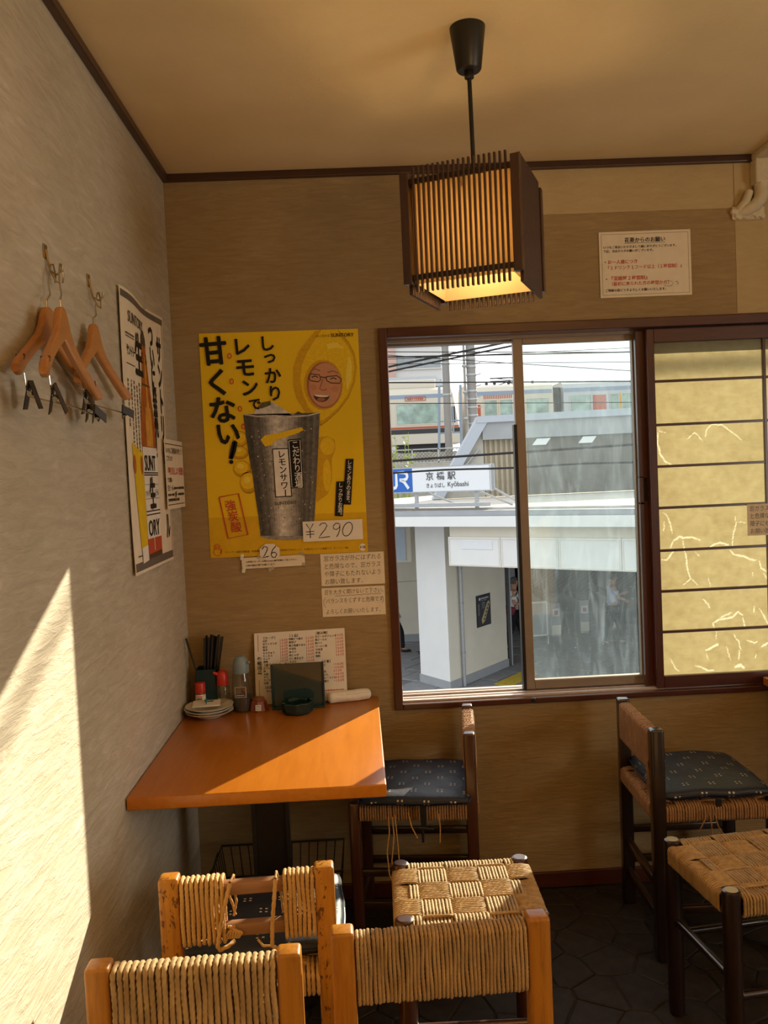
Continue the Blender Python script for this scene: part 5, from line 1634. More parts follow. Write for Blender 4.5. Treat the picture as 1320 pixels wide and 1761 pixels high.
b.b.faces.new(rings[0][::-1]); b.b.faces.new(rings[-1]); auto_smooth(b.build('roll', M_TOWEL, c), 60)
P = [(m @ Vector((x, -.0205 * math.cos(.5), .0205 * math.sin(.5) + .0006 * math.sin(x * 90)))) for x in np.linspace(-.070, .070, 15)]
b = MB(); b.tube(P, .0016, 6); auto_smooth(b.build('hem', M_TOWEL, c))
P = [m @ Vector((-.0725, .013 * (1 - i / 22) * math.cos(i * .8), .013 * (1 - i / 22) * math.sin(i * .8))) for i in range(20)]
b = MB(); b.tube(P, .0014, 5); b.build('rolled_end', M_TOWEL, c)
#--P5--
# ================================================================== outside the window
GZ = -2.86
M_GROUND = flat('ground_grey', (0.140, 0.140, 0.143), .85, .2, var=.08, scale=3)
M_PAVE = flat('paving_grey', (0.210, 0.213, 0.224), .8, .2, var=.10, scale=5)
M_TACT = flat('tactile_yellow', (0.434, 0.322, 0.042), .7, .2, var=.08)
M_STW = flat('station_white', (0.711, 0.711, 0.693), .55, .3, var=.03, scale=2)
M_STC = flat('station_cream', (0.658, 0.613, 0.516), .6, .3, var=.04, scale=2)
M_STG = flat('station_grey', (0.294, 0.308, 0.322), .6, .3, var=.06, scale=3)
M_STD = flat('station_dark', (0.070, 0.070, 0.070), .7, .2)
M_STB = flat('station_blue_board', (0.462, 0.551, 0.658), .45, .3, var=.03)
M_ROOF = flat('roof_sheet', (0.462, 0.434, 0.385), .7, .2, var=.08, scale=2)
M_SIGNW = flat('sign_white', (0.693, 0.711, 0.729), .4, .3, var=.02)
M_SIGNB = flat('sign_blue', (0.021, 0.112, 0.434), .4, .3, var=.02)
M_SIGNK = flat('sign_ink', (0.070, 0.070, 0.077), .4, .3)
M_GALV = flat('galvanised_steel', (0.350, 0.364, 0.378), .45, .5, .3, var=.08)
M_CORR = flat('corrugated_tan', (0.322, 0.280, 0.203), .6, .3, var=.10, scale=4)
M_CONC = flat('concrete_tan', (0.350, 0.336, 0.294), .8, .2, var=.10, scale=5)
M_COPE = flat('coping_blue_grey', (0.364, 0.399, 0.448), .6, .3, var=.05)
M_TRB = flat('train_cream', (0.504, 0.462, 0.385), .4, .4, var=.03)
M_TRG = flat('train_silver', (0.385, 0.392, 0.406), .35, .5, .2, var=.04)
M_TRBL = flat('train_blue_grey', (0.210, 0.266, 0.350), .45, .4)
M_TRR = flat('train_red', (0.364, 0.077, 0.035), .4, .4)
M_TRD = flat('train_dark', (0.035, 0.035, 0.038), .6, .3)
M_TRW = flat('train_window', (0.238, 0.322, 0.280), .1, .6, var=.35, scale=2)
M_TRY = flat('train_yellow', (0.525, 0.322, 0.028), .5, .3)
M_OFF = flat('office_white', (0.504, 0.504, 0.504), .7, .2)
M_OFFP = flat('office_pink', (0.434, 0.294, 0.252), .7, .2)
M_OFFG = flat('office_glass', (0.210, 0.238, 0.252), .15, .6, var=.2, scale=.6)
M_POLE = flat('pole_concrete', (0.238, 0.231, 0.224), .8, .2, var=.08)
M_WIRE = flat('wire_black', (0.021, 0.018, 0.018), .6, .2)
M_LEAF = flat('leaf_yellow_green', (.26, .34, .04), .5, .3, var=.3, scale=9)
M_SKIN = flat('skin_tan', (.45, .25, .16), .5, .3)
M_HAIRG = flat('hair_grey', (.10, .095, .09), .7, .2, var=.3, scale=60)
M_HAIRB = flat('hair_dark', (.025, .020, .018), .6, .3)
M_SHIRTW = flat('shirt_white', (.74, .74, .74), .8, .1)
M_SHIRTB = flat('shirt_blue', (.46, .52, .70), .8, .1)
M_TROUS = flat('trousers_black', (.018, .018, .022), .8, .1)
M_SHOE = flat('shoe_black', (.015, .014, .014), .4, .4)
M_BAGR = flat('bag_dark_red', (.16, .015, .03), .5, .3)

E1, E2 = Vector((.78, -.626, 0)), Vector((.626, .78, 0))
F0 = Vector((3.27, 11.75, 0))


def fp(t, n, z): return F0 + E1 * t + E2 * n + ZA * z


def fbox(b, t0, t1, n0, n1, z0, z1):
    P = [fp(t0, n0, z0), fp(t1, n0, z0), fp(t1, n1, z0), fp(t0, n1, z0)]; b.prism([tuple(p) for p in P], (0, 0, z1 - z0)); return b


gd = MB().box((-60, 1.2, GZ - .3), (90, 120, GZ - .02)).build('ground', M_GROUND); gd['kind'] = 'structure'
pv = MB().boxm((.76, .76, .03), Matrix.Identity(4), .012, 1).mesh('paving_slab'); pv.materials.append(M_PAVE)
yaw_ = math.atan2(E1.y, E1.x); rr_ = random.Random(12)
for i in range(-14, 14):
    for j in range(-4, 14):
        p = fp(i * .78 + (j % 2) * .39, j * .78, GZ - .015 + rr_.uniform(-.003, .003)); d = p.y + 2.86
        if 12.6 < p.y < 20 and .6 + .030 * d < p.x < .6 + .36 * d:
            o = bpy.data.objects.new('paving_slab', pv); COL.objects.link(o); o.location = p; o.rotation_euler = (0, 0, yaw_); o.parent = gd
ts = MB().boxm((.39, .39, .016), Matrix.Identity(4), .004, 1)
for a in range(5):
    for q_ in range(5): ts.boxm((.035, .035, .008), Matrix.Translation((-.14 + .07 * a, -.14 + .07 * q_, .011)), 0)
ts = ts.mesh('tactile_tile'); ts.materials.append(M_TACT)
for k in range(3):
    for w_ in range(1):
        p = Vector((3.42, 13.98, GZ + .006)) + E2 * (k * .40) + E1 * (w_ * .40)
        o = bpy.data.objects.new('tactile_tile', ts); COL.objects.link(o); o.location = p; o.rotation_euler = (0, 0, yaw_); o.parent = gd

# ---- station entrance
sb = thing('station_building', 'white station entrance building with a flat canopy across the street', 'building', (2.246, 13.67, GZ))
b = MB(); fbox(b, -7, 7, 0, .10, .45, .632); b.build('canopy_fascia', M_STW, sb)
b = MB(); fbox(b, -7, 7, .12, .45, .60, .735); b.build('canopy_gutter', M_STG, sb)
b = MB(); fbox(b, -7, 7, .40, 16, .55, .775); b.build('canopy_roof', M_ROOF, sb)
b = MB(); fbox(b, -7, 7, .10, 13, .46, .56); b.build('canopy_soffit', M_STC, sb)
PA, PC, PB = Vector((1.73, 14.49, 0)), Vector((2.246, 13.67, 0)), Vector((3.70, 15.44, 0)); PD = PA + PB - PC


def vprism(pts, z0, z1, name, mat, par):
    b = MB(); b.prism([(p.x, p.y, z0) for p in pts], (0, 0, z1 - z0)); return b.build(name, mat, par)


vprism([PA, PC, PB, PD], GZ, .46, 'pillar', M_STC, sb)
e_a, e_b = (PC - PA).normalized(), (PB - PC).normalized(); n_b = Vector((e_b.y, -e_b.x, 0)); n_a = Vector((e_a.y, -e_a.x, 0))
vprism([PA + n_a * .012, PC + n_a * .012, PC - e_b * 0 + n_a * 0, PA], GZ + .16, .46, 'pillar_face', M_STW, sb)
vprism([PA + n_a * .03 - e_a * .02, PC + n_a * .03 + n_b * .03, PB + n_b * .03, PB - n_b * .05, PC - n_b * .05 - n_a * .05, PA - n_a * .05], GZ, GZ + .17, 'plinth', M_STG, sb)
g0 = PC + e_b * .42
b = MB(); b.cyl(tuple(g0 + n_b * .06 + ZA * GZ), tuple(g0 + n_b * .06 + ZA * .3), .035, n=12); auto_smooth(b.build('drain_pipe', M_GALV, sb))
for z in (-2.2, -1.2, -.5):
    b = MB(); b.cyl(tuple(g0 + n_b * .06 + ZA * z), tuple(g0 + n_b * .06 + ZA * (z + .04)), .045, n=12); b.build('pipe_clip', M_STG, sb)
# panels over the entrance
for t0, t1 in ((-1.52, -.42), (-.41, .70), (.71, 1.82), (1.83, 2.94), (2.95, 4.06)):
    b = MB(); fbox(b, t0, t1, .24, .34, -.30, .24); pn = b.build('entrance_panel', M_STW, sb)
    b = MB()
    for a0, a1, z0, z1 in ((t0 + .02, t1 - .02, .20, .215), (t0 + .02, t1 - .02, -.285, -.27), (t0 + .02, t0 + .035, -.27, .20), (t1 - .035, t1 - .02, -.27, .20)): fbox(b, a0, a1, .232, .241, z0, z1)
    b.build('panel_edge', M_STC, pn)
b = MB(); fbox(b, -1.52, 4.06, .30, .36, .24, .46); b.build('panel_header', M_STC, sb)
b = MB(); fbox(b, -1.24, -.58, .228, .240, .02, .17); b.build('name_plate', M_SIGNW, sb)
# wall and light board at the far left, dark hall behind the gates
b = MB(); b.box((-6, 18.75, GZ), (3.4, 18.95, .46)); b.build('side_wall', M_STC, sb)
b = MB(); b.box((-6, 18.72, GZ), (3.4, 18.75, GZ + .19)); b.build('plinth', M_STG, sb)
b = MB(); b.box((-6, 18.74, -1.31), (3.4, 18.752, -1.295)); b.build('wall_joint', M_STG, sb)
b = MB(); b.box((-1.2, 16.4, -.56), (1.74, 16.7, .27)); lb = b.build('light_board', M_STC, sb)
b = MB(); b.box((-1.15, 16.38, -.52), (1.62, 16.41, .22)); b.build('board_face', M_STB, lb)
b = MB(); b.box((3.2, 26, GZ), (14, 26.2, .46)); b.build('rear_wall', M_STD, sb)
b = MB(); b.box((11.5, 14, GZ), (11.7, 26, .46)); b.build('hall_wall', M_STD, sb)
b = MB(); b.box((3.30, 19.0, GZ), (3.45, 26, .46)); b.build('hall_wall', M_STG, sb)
for x, y in ((4.45, 20.2), (7.5, 21.5), (9.6, 20.5)):
    b = MB(); b.box((x, y, GZ), (x + .35, y + .35, .46), .02); b.build('column', M_STG, sb)
b = MB(); b.box((3.74, 15.50, GZ), (3.80, 15.58, .46)); b.build('door_post', M_STD, sb)
b = MB(); b.box((3.80, 15.52, GZ), (3.83, 15.58, .46)); b.build('door_post', M_STG, sb)

sp = thing('station_poster', 'dark station poster with a gold train-shaped drawing on the pillar', 'poster', tuple(PC + e_b * 1.2 + ZA * -1.8))
S = Sheet(PC + e_b * 1.06 + n_b * .006 + ZA * -1.80, e_b, ZA, None, .003); S.base(.56, .66, .010, M_TRD, 'board', sp)
S.rect(.02, .02, .54, .64, flat('poster_slate', (.05, .05, .055), .5, .3), 1)
S.ell(.12, .58, .03, .03, M_SIGNW, 2); S.scribble(.17, .585, .30, .03, M_SIGNW, 2); S.scribble(.17, .545, .22, .02, M_GALV, 2)
for i in range(4): S.scribble(.20, .49 - .035 * i, .13, .018, M_GALV, 2)
for i in range(2): S.scribble(.06 + .03 * i, .48, .24, .02, M_GALV, 2, True)
gold = flat('poster_gold', (.45, .36, .20), .5, .3)
S.poly([(.20, .05), (.30, .10), (.52, .44), (.50, .50), (.45, .50), (.40, .46), (.17, .14)], gold, 2, 'drawing')
for i in range(5): S.poly([(.24 + .045 * i, .13 + .07 * i), (.28 + .045 * i, .12 + .07 * i), (.31 + .045 * i, .165 + .07 * i), (.27 + .045 * i, .175 + .07 * i)], M_TRD, 3, 'drawing')
S.done(sp)

# ---- the station sign on the canopy
sg = thing('station_sign', 'white station name board with a blue logo square on the canopy roof', 'sign', tuple(fp(-2, .35, .78)))
S = Sheet(fp(-3.6, .35, 1.08), E1, ZA, None, .004)
S.base(2.987, .49, -.0 + .02, M_SIGNW, 'board', sg)
S.frame(0, 0, 2.987, .49, .018, M_GALV)
S.rect(.60, .018, 1.262, .472, M_SIGNB, 1, 'logo_square')
# J and R joined at the foot and head, in white
S.stroke([(.70, .16), (.70, .125), (.73, .095), (.80, .095), (.86, .110), (.885, .15), (.885, .40), (1.06, .40), (1.12, .385), (1.145, .345), (1.145, .31), (1.12, .27), (1.06, .255), (.96, .255)], .062, M_SIGNW, 2, 'logo')
S.stroke([(.99, .255), (1.07, .215), (1.17, .085)], .062, M_SIGNW, 2, 'logo')
[S.text(ch_, 1.575 + .245 * i_, .245, .165, M_SIGNK, 2, .012, 1.12) for i_, ch_ in enumerate('京橋駅')]; S.text('きょうばし', 1.575, .095, .095, M_SIGNK, 2, .010, .92); S.text('Kyōbashi', 2.06, .100, .128, M_SIGNK, 2, .006, .98)
S.done(sg)
b = MB(); fbox(b, -3.6, -.613, .352, .47, 1.078, 1.572); b.build('board_box', M_GALV, sg)
b = MB(); fbox(b, -3.0, -.70, .28, .44, .80, .87); b.build('base_beam', M_GALV, sg)
for t in (-2.35, -1.0):
    b = MB(); fbox(b, t, t + .06, .39, .45, .775, 1.10); b.build('sign_post', M_GALV, sg)
for p0_, p1_ in ((fp(-.62, .45, 1.12), fp(-.30, .9, .80)), (fp(-2.1, .45, 1.08), fp(-1.7, 1.0, .79)), (fp(-1.0, .45, 1.10), fp(-.55, 1.0, .79))):
    b = MB(); b.tube([p0_, p1_], .022, 6); b.build('brace', M_GALV, sg)
b = MB(); b.tube([fp(-.58, .40, 1.10), fp(-.58, .40, 1.56)], .016, 6); b.build('conduit', M_GALV, sg)

# ---- ticket gates and railing in the hall
for k, (x, y, lab) in enumerate(((5.47, 18.45, 'ticket gate seen through the dusty pane just past its left frame'), (6.27, 18.70, 'ticket gate beside the man in the blue shirt'), (7.1, 18.95, 'ticket gate nearest the window post'))):
    g = thing('ticket_gate', lab, 'ticket gate', (x, y, GZ), .1, 'ticket gates in the station hall')
    b = MB(); b.box((-.13, -.05, 0), (.13, 1.5, .86), .03); L(b, 'cabinet', M_STG, g)
    b = MB(); b.box((-.11, -.02, .86), (.11, 1.4, 1.0), .03); L(b, 'reader_head', M_STD, g)
    b = MB(); b.box((-.09, -.062, .52), (.09, -.05, .72), .004); pl_ = L(b, 'sign_plate', M_SIGNW, g)
    b = MB(); b.box((-.05, -.066, .56), (.05, -.062, .67)); L(b, 'red_mark', M_TRR, pl_)
    b = MB(); b.box((-.12, -.058, .06), (.12, -.05, .30), .004); L(b, 'kick_plate', M_STC, g)
g = thing('barrier_frame', 'white framed barrier panel beside the ticket gates', 'barrier', (4.85, 17.6, GZ), .1)
b = MB(); b.box((-.24, -.02, .20), (-.20, .02, 1.05)); b.box((.20, -.02, .20), (.24, .02, 1.05)); b.box((-.24, -.02, 1.01), (.24, .02, 1.05)); b.box((-.24, -.02, .20), (.24, .02, .24)); L(b, 'frame', M_SIGNW, g, False)
b = MB(); b.box((-.20, -.005, .24), (.20, .005, 1.01)); L(b, 'panel', M_STG, g, False)
for s in (-1, 1):
    b = MB(); b.box((s * .22 - .02, -.06, 0), (s * .22 + .02, .06, .20)); L(b, 'foot', M_GALV, g, False)

# ---- stair housing behind the canopy: coping, band, corrugated sheet
h = thing('stair_housing', 'tan corrugated stair housing with a sloping pale coping behind the canopy', 'stair housing', (5, 18.2, .6))
def xz(pts, y0, y1, name, mat):
    b = MB(); b.prism([(x, y0, z) for x, z in pts], (0, y1 - y0, 0)); return b.build(name, mat, h)
xz([(2.42, .79), (2.68, .79), (3.86, 2.66), (3.60, 2.74)], 17.9, 18.4, 'sloped_coping', M_COPE)
xz([(3.58, 2.62), (13, 2.70), (13, 2.90), (3.60, 2.78)], 17.88, 18.4, 'coping', M_COPE)
xz([(3.72, 2.20), (13, 2.24), (13, 2.70), (3.72, 2.64)], 17.96, 18.3, 'parapet_band', M_STG)
xz([(2.62, .79), (3.74, .79), (3.74, 2.46), (2.68, .81)], 18.05, 18.3, 'end_wall', M_CONC)
cp = xz([(3.72, .79), (13, .79), (13, 2.24), (3.72, 2.20)], 18.16, 18.3, 'sheet_wall', M_CORR)
rib = MB().prism([(-.05, 0, 0), (-.03, -.045, 0), (.03, -.045, 0), (.05, 0, 0)], (0, 0, 1.44)).mesh('rib'); rib.materials.append(M_CORR)
for k in range(8):
    o = bpy.data.objects.new('rib', rib); COL.objects.link(o); o.parent = cp; o.location = (3.80 - 5 + .131 * k, 18.16 - 18.2, .19)
xz([(4.86, .80), (13, .80), (13, 2.22), (4.86, 2.21)], 18.06, 18.16, 'painted_shade_panel', flat('panel_painted_shade', (.15, .145, .13), .7, .2, var=.15, scale=3))  # dark sheet over the wall: its shadow is put into the colour
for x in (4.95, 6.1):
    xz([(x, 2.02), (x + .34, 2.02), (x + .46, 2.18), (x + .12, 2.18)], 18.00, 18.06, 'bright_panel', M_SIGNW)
b = MB(); b.tube([(3.62, 17.98, 1.98), (3.3, 17.98, 1.62), (3.05, 17.98, 1.2)], .02, 6); b.build('cable', M_GALV, h)

# ---- embankment wall, fence, plant
ew = MB().box((-12, 26, GZ), (16, 26.4, 1.78)).build('embankment_wall', M_CONC); tag(ew, 'low concrete embankment wall under the railway fence', 'wall')
fe = thing('railway_fence', 'dark mesh fence on the embankment wall in front of the train', 'fence', (2, 26, 1.78))
for k in range(9):
    x = -2 + .9 * k; b = MB(); b.box((x - .025, 26.1, 1.78), (x + .025, 26.16, 2.28)); b.build('fence_post', M_GALV, fe)
b = MB(); b.box((-2, 26.1, 2.25), (5.4, 26.16, 2.29)); b.box((-2, 26.1, 1.80), (5.4, 26.16, 1.83)); b.build('fence_rail', M_GALV, fe)
b = MB()
for k in range(62):
    x = -2 + .12 * k
    b.tube([(x, 26.13, 1.82), (x + .43, 26.13, 2.26)], .008, 4, False); b.tube([(x + .43, 26.13, 1.82), (x, 26.13, 2.26)], .008, 4, False)
b.build('fence_mesh', M_TRD, fe)
pt_ = thing('weed_plant', 'yellow-green weed growing tall beside the railway embankment', 'plant', (1.95, 24.2, GZ))
b = MB(); rr_ = random.Random(5); stems = []
for k in range(7):
    x0 = 1.95 + rr_.uniform(-.25, .25); tx = x0 + rr_.uniform(-.35, .35); zt_ = rr_.uniform(2.1, 2.85)
    P = [(x0, 24.2, GZ), (x0 + .3 * (tx - x0), 24.2, GZ + .6 * (zt_ - GZ)), (tx, 24.2 + rr_.uniform(-.1, .1), zt_)]; stems.append(P); b.tube(P, [.015, .012, .005], 5)
b.build('stem', M_LEAF, pt_)
b = MB()
for P in stems:
    for i in range(34):
        t = rr_.uniform(.55, 1.0); a_, c_ = Vector(P[1]), Vector(P[2]); p = a_ + (c_ - a_) * ((t - .55) / .45)
        d = Vector((rr_.uniform(-1, 1), rr_.uniform(-1, 1), rr_.uniform(-.2, .9))).normalized(); s_ = d.orthogonal().normalized(); ln = rr_.uniform(.08, .17)
        v = [b.b.verts.new(p), b.b.verts.new(p + d * ln * .5 + s_ * ln * .2), b.b.verts.new(p + d * ln), b.b.verts.new(p + d * ln * .5 - s_ * ln * .2)]; b.b.faces.new(v)
o = b.build('leaves', M_LEAF, pt_); o['kind'] = 'stuff'

# ---- trains on the raised track
tv = MB().box((-40, 32, GZ), (80, 46, 2.30)).build('railway_viaduct', M_CONC); tag(tv, 'raised railway track bed carrying the train', 'viaduct')


def car(name, lab, x0, x1, body, roof, wins, extras, skirt=2.86, cab=False):
    c = thing(name, lab, 'train car', ((x0 + x1) / 2, 39.4, 2.3), 0, None)
    y0, y1 = 38.0, 40.8
    prof = [(y0, skirt), (y0, 5.22), (y0 + .14, 5.45), (y0 + .55, 5.60), (y1 - .55, 5.60), (y1 - .14, 5.45), (y1, 5.22), (y1, skirt)]
    b = MB(); e = .45 if cab else 0
    A_ = [b.b.verts.new((x0, y, z)) for y, z in prof]; B_ = [b.b.verts.new((x1 - (e * max(0, (z - 3.6)) / 2.0 if cab else 0), y, z)) for y, z in prof]
    b.b.faces.new(A_); b.b.faces.new(B_[::-1]); n = len(prof)
    for i in range(n): b.b.faces.new((A_[i], B_[i], B_[(i + 1) % n], A_[(i + 1) % n]))
    bd = b.build('body', body, c)
    xr = x1 - (.36 if cab else 0)
    b = MB(); b.box((x0 + .02, y0 - .012, 5.06), (xr - .05, y0 + .05, 5.24)); b.build('cant_rail_band', roof, c)
    for (a, d, z0, z1) in wins:
        b = MB(); b.box((a, y0 - .020, z0), (d, y0 + .02, z1), .05 if d - a > .3 else .01); w_ = b.build('window', M_TRW, c)
        b = MB()
        for q0, q1, r0, r1 in ((a - .05, d + .05, z1, z1 + .045), (a - .05, d + .05, z0 - .045, z0), (a - .05, a, z0, z1), (d, d + .05, z0, z1)): b.box((q0, y0 - .024, r0), (q1, y0, r1))
        b.build('window_frame', body, w_)
    for nm, mat, (a, d, z0, z1) in extras:
        b = MB(); b.box((a, y0 - .018, z0), (d, y0 + .02, z1), .01); b.build(nm, mat, c)
    for bx_ in (x0 + 1.6, x1 - 1.9):
        b = MB(); b.box((bx_ - 1.2, 38.3, 2.52), (bx_ + 1.2, 40.5, 2.86)); bg = b.build('bogie', M_TRD, c)
        for wx in (-.75, .75):
            b = MB(); b.cyl((bx_ + wx, 38.35, 2.70), (bx_ + wx, 38.50, 2.70), .40, n=20); b.build('wheel', M_TRD, bg)
    return c


c1 = car('train_car', 'cream leading train car with a wide green-tinted window and dark lower band', -9.5, 5.72, M_TRB, M_TRBL,
         [(2.62, 4.66, 3.84, 4.78), (-.2, 2.30, 3.84, 4.78), (-3.2, -.7, 3.84, 4.78), (4.90, 5.20, 3.84, 4.50)],
         [('red_stripe', M_TRR, (-9.4, 5.6, 3.60, 3.70)), ('dark_band', M_TRD, (-9.4, 5.68, 3.36, 3.58)), ('cab_door_window', M_TRD, (5.27, 5.44, 3.84, 4.60))], cab=True)
b = MB(); b.box((-4, 38.6, 5.58), (4.6, 40.2, 6.02), .06); b.build('roof_unit', M_TRB, c1)
b = MB(); b.box((-9.4, 38.02, 2.86), (5.60, 38.06, 3.36)); b.build('skirt', M_TRG, c1)
S = Sheet((3.05, 37.975, 4.93), XA, ZA, None, .003); S.th = 0
S.frame(0, 0, 1.0, .22, .03, M_TRR); S.scribble(.10, .11, .8, .12, M_TRR); S.done(c1)
c2 = car('train_car', 'train car with orange door panels and a pantograph, behind the concrete poles', 5.95, 10.22, M_TRB, M_TRBL,
         [(6.88, 7.48, 3.95, 4.80), (7.62, 8.22, 3.95, 4.80), (8.92, 9.98, 3.95, 4.80)],
         [('orange_panel', M_TRR, (6.30, 6.68, 3.4, 4.62)), ('orange_panel', M_TRR, (8.55, 8.70, 3.4, 4.86)), ('yellow_edge', M_TRY, (7.46, 7.53, 3.0, 4.86)), ('yellow_edge', M_TRY, (7.57, 7.64, 3.0, 4.86))])
for k in range(16):
    b = MB(); b.box((6.85 + .088 * k, 37.985, 4.88), (6.89 + .088 * k, 38.0, 5.05)); b.build('vent_slat', M_TRR, c2)
b = MB()
for z, r in ((6.0, .03), (5.85, .025)): b.tube([(7.4, 39.3, z), (8.9, 39.3, z)], r, 6)
b.tube([(7.6, 39.3, 5.6), (8.5, 39.3, 5.86), (7.7, 39.3, 6.0)], .03, 6); b.tube([(8.9, 39.3, 5.6), (8.0, 39.3, 5.84), (8.8, 39.3, 6.0)], .03, 6)
for x in (7.2, 7.6, 8.3, 9.0, 9.5): b.lathe([(.05, 5.58), (.09, 5.62), (.06, 5.68), (.09, 5.74), (.04, 5.80)], (x, 39.2, 0), 10)
b.build('pantograph', M_TRD, c2)
gw = MB().box((10.24, 38.5, 2.8), (10.70, 40.3, 5.35), .05).build('gangway', M_TRD, c2)
c3 = car('train_car', 'trailing train car with a red panel, seen only through the dusty pane', 10.72, 24.0, M_TRG, M_TRBL,
         [(11.06, 12.05, 3.95, 4.86), (13.0, 13.38, 3.95, 4.86), (13.6, 14.0, 3.95, 4.86), (15.0, 16.2, 3.95, 4.86), (17.5, 18.7, 3.95, 4.86)],
         [('red_panel', M_TRR, (12.15, 12.80, 3.4, 4.86)), ('yellow_edge', M_TRY, (13.42, 13.56, 3.0, 4.90))])

# ---- office block far behind
of = thing('office_building', 'tall office block with window bands and a pink end wall, far behind the train', 'building', (4, 72, GZ))
b = MB(); b.box((4.25, 70, GZ), (8.25, 80, 24)); b.build('wall', M_OFF, of)
b = MB(); b.box((-14, 69.6, GZ), (4.25, 80, 24)); b.build('end_wall', M_OFFP, of)
for z0, z1 in ((14.4, 15.6), (12.45, 13.45), (10.45, 11.45), (8.4, 9.4)):
    for k in range(5):
        b = MB(); b.box((4.42 + .76 * k, 69.94, z0), (5.10 + .76 * k, 70.05, z1)); b.build('window', M_OFFG, of)
    b = MB(); b.box((4.30, 69.85, z0 - .12), (8.22, 70.02, z0 - .02)); b.build('window_sill', M_OFF, of)
o2 = thing('low_building', 'low pale roofed building between the office block and the train', 'building', (2, 55, GZ))
b = MB(); b.box((-8, 55, GZ), (6.6, 62, 7.3)); b.build('wall', M_OFF, o2)
b = MB(); b.prism([(-8.2, 54.6, 7.3), (6.8, 54.6, 7.3), (6.4, 56.5, 8.2), (-8, 56.5, 8.2)], (0, 4, 0)); b.build('roof', M_STG, o2)

# ---- poles
def pole(lab, x, y, r, zt_, rings, arms):
    c = thing('utility_pole', lab, 'utility pole', (x, y, GZ))
    b = MB(); b.lathe([(r * 1.1, GZ), (r * .95, zt_)], (x, y, 0), 16); auto_smooth(b.build('shaft', M_POLE, c))
    for z in rings:
        b = MB(); b.lathe([(r * 1.10, z), (r * 1.14, z + .02), (r * 1.14, z + .06), (r * 1.10, z + .08)], (x, y, 0), 16, False); auto_smooth(b.build('steel_band', M_GALV, c))
    for z, w_ in arms:
        b = MB(); b.box((x - w_, y - .30, z), (x + w_, y - .20, z + .09)); b.build('crossarm', M_GALV, c)
        for s in (-.8, -.3, .3, .8):
            b = MB(); b.lathe([(.03, z + .09), (.06, z + .13), (.03, z + .17), (.055, z + .21), (.02, z + .25)], (x + w_ * s, y - .25, 0), 8); b.build('insulator', M_STW, c)
    return c


pole('slimmer concrete pole with a strip of orange banding above the cream train', 4.20, 30.0, .145, 9.5, (6.3, 5.6, 4.4), ((7.6, .8), (8.4, .8)))
c = pole('thick concrete pole ringed with steel bands between the two trains', 5.12, 29.6, .175, 10, [2.6 + .31 * k for k in range(13)], ((7.8, .9), (8.7, .9)))
for k in range(12):
    z = 3.0 + .42 * k; b = MB(); b.tube([(5.26, 29.5, z), (5.42, 29.45, z + .02), (5.46, 29.45, z + .06)], .02, 5); b.build('step_bolt', M_GALV, c)
c = thing('cable_riser', 'thin grey riser tube beside the thick concrete pole', 'riser', (4.84, 29.4, GZ))
b = MB(); b.tube([(4.84, 29.4, GZ), (4.84, 29.4, 9)], .045, 8); auto_smooth(b.build('tube', M_POLE, c))
for z in (3.4, 4.4, 5.4, 6.4):
    b = MB(); b.lathe([(.07, z), (.10, z + .05), (.07, z + .1)], (4.84, 29.4, 0), 10); b.build('coupling', M_GALV, c)
c = thing('signal_ladder', 'blue-grey steel trackside ladder frame in front of the cream train', 'ladder', (4.3, 33, 2.3))
for x0, x1 in ((4.10, 4.22), (5.05, 5.12)):
    b = MB(); b.tube([(x0, 33, 2.3), (x1, 33, 5.1)], .055, 6); b.build('upright', M_TRBL, c)
for z in (3.1, 3.6):
    b = MB(); b.tube([(4.15, 33, z), (5.08, 33, z + .02)], .03, 5); b.build('rung', M_TRBL, c)
b = MB(); b.tube([(4.40, 33, 4.3), (4.40, 33, 3.15), (4.75, 33, 3.15), (4.75, 33, 4.25)], .03, 5); b.build('hoop', M_TRBL, c)


def wire(P, r, lab, group='overhead wires beyond the window', sag=.04):
    a, d = Vector(P[0]), Vector(P[1]); Q = []
    for i in range(17):
        t = i / 16; p = a + (d - a) * t; p.z -= sag * 4 * t * (1 - t); Q.append(p - a)
    b = MB(); b.tube(Q, r, 6); o = b.build('overhead_wire', M_WIRE); o.location = a; auto_smooth(o); tag(o, lab, 'wire', group)


def span(x0, z0, x1, z1, y, ext=6):      # carry a line on past both marks to where it is strung
    k = (z1 - z0) / (x1 - x0); return (x0 - ext, y, z0 - k * ext), (x1 + ext, y, z1 + k * ext)


TH = 'thin dark overhead wire strung across the view beyond the window'
wire(span(1.669, 4.996, 5.83, 5.679, 25, 14), .034, 'upper of the two thick parallel cables sloping up past the poles', None)
wire(span(1.664, 4.842, 5.825, 5.527, 25, 14), .030, 'lower of the two thick parallel cables sloping up past the poles', None)
for x0, z0, x1, z1, r, tx in ((1.692, 5.505, 5.815, 5.33, .014, 'thin wire high in the open window, uppermost at the casing'), (1.684, 5.335, 5.815, 5.25, .022, 'medium wire high in the open window crossing the sloping cable pair'),
                              (1.704, 4.502, 5.779, 4.351, .022, 'medium wire running level along the roof line of the cream train'), (1.673, 3.82, 9.849, 3.512, .014, 'thin wire passing across the train windows'),
                              (6.18, 5.286, 9.828, 5.31, .010, 'highest faint wire seen through the dusty pane'), (6.168, 4.963, 9.812, 4.85, .010, 'middle faint wire seen through the dusty pane'), (5.0, 5.05, 9.8, 4.55, .012, 'faint wire slanting downhill to the window post through the dusty pane')):
    wire(span(x0, z0, x1, z1, 25, 12), r, tx)
wire(span(.942, 1.612, 2.228, 1.642, 6, 8), .0125, 'near thick black cable crossing just above the station sign', None, .02)
a0 = [(-6 + .25 * i, 6, 1.470 + .006 * math.sin(i * 1.1)) for i in range(64)]
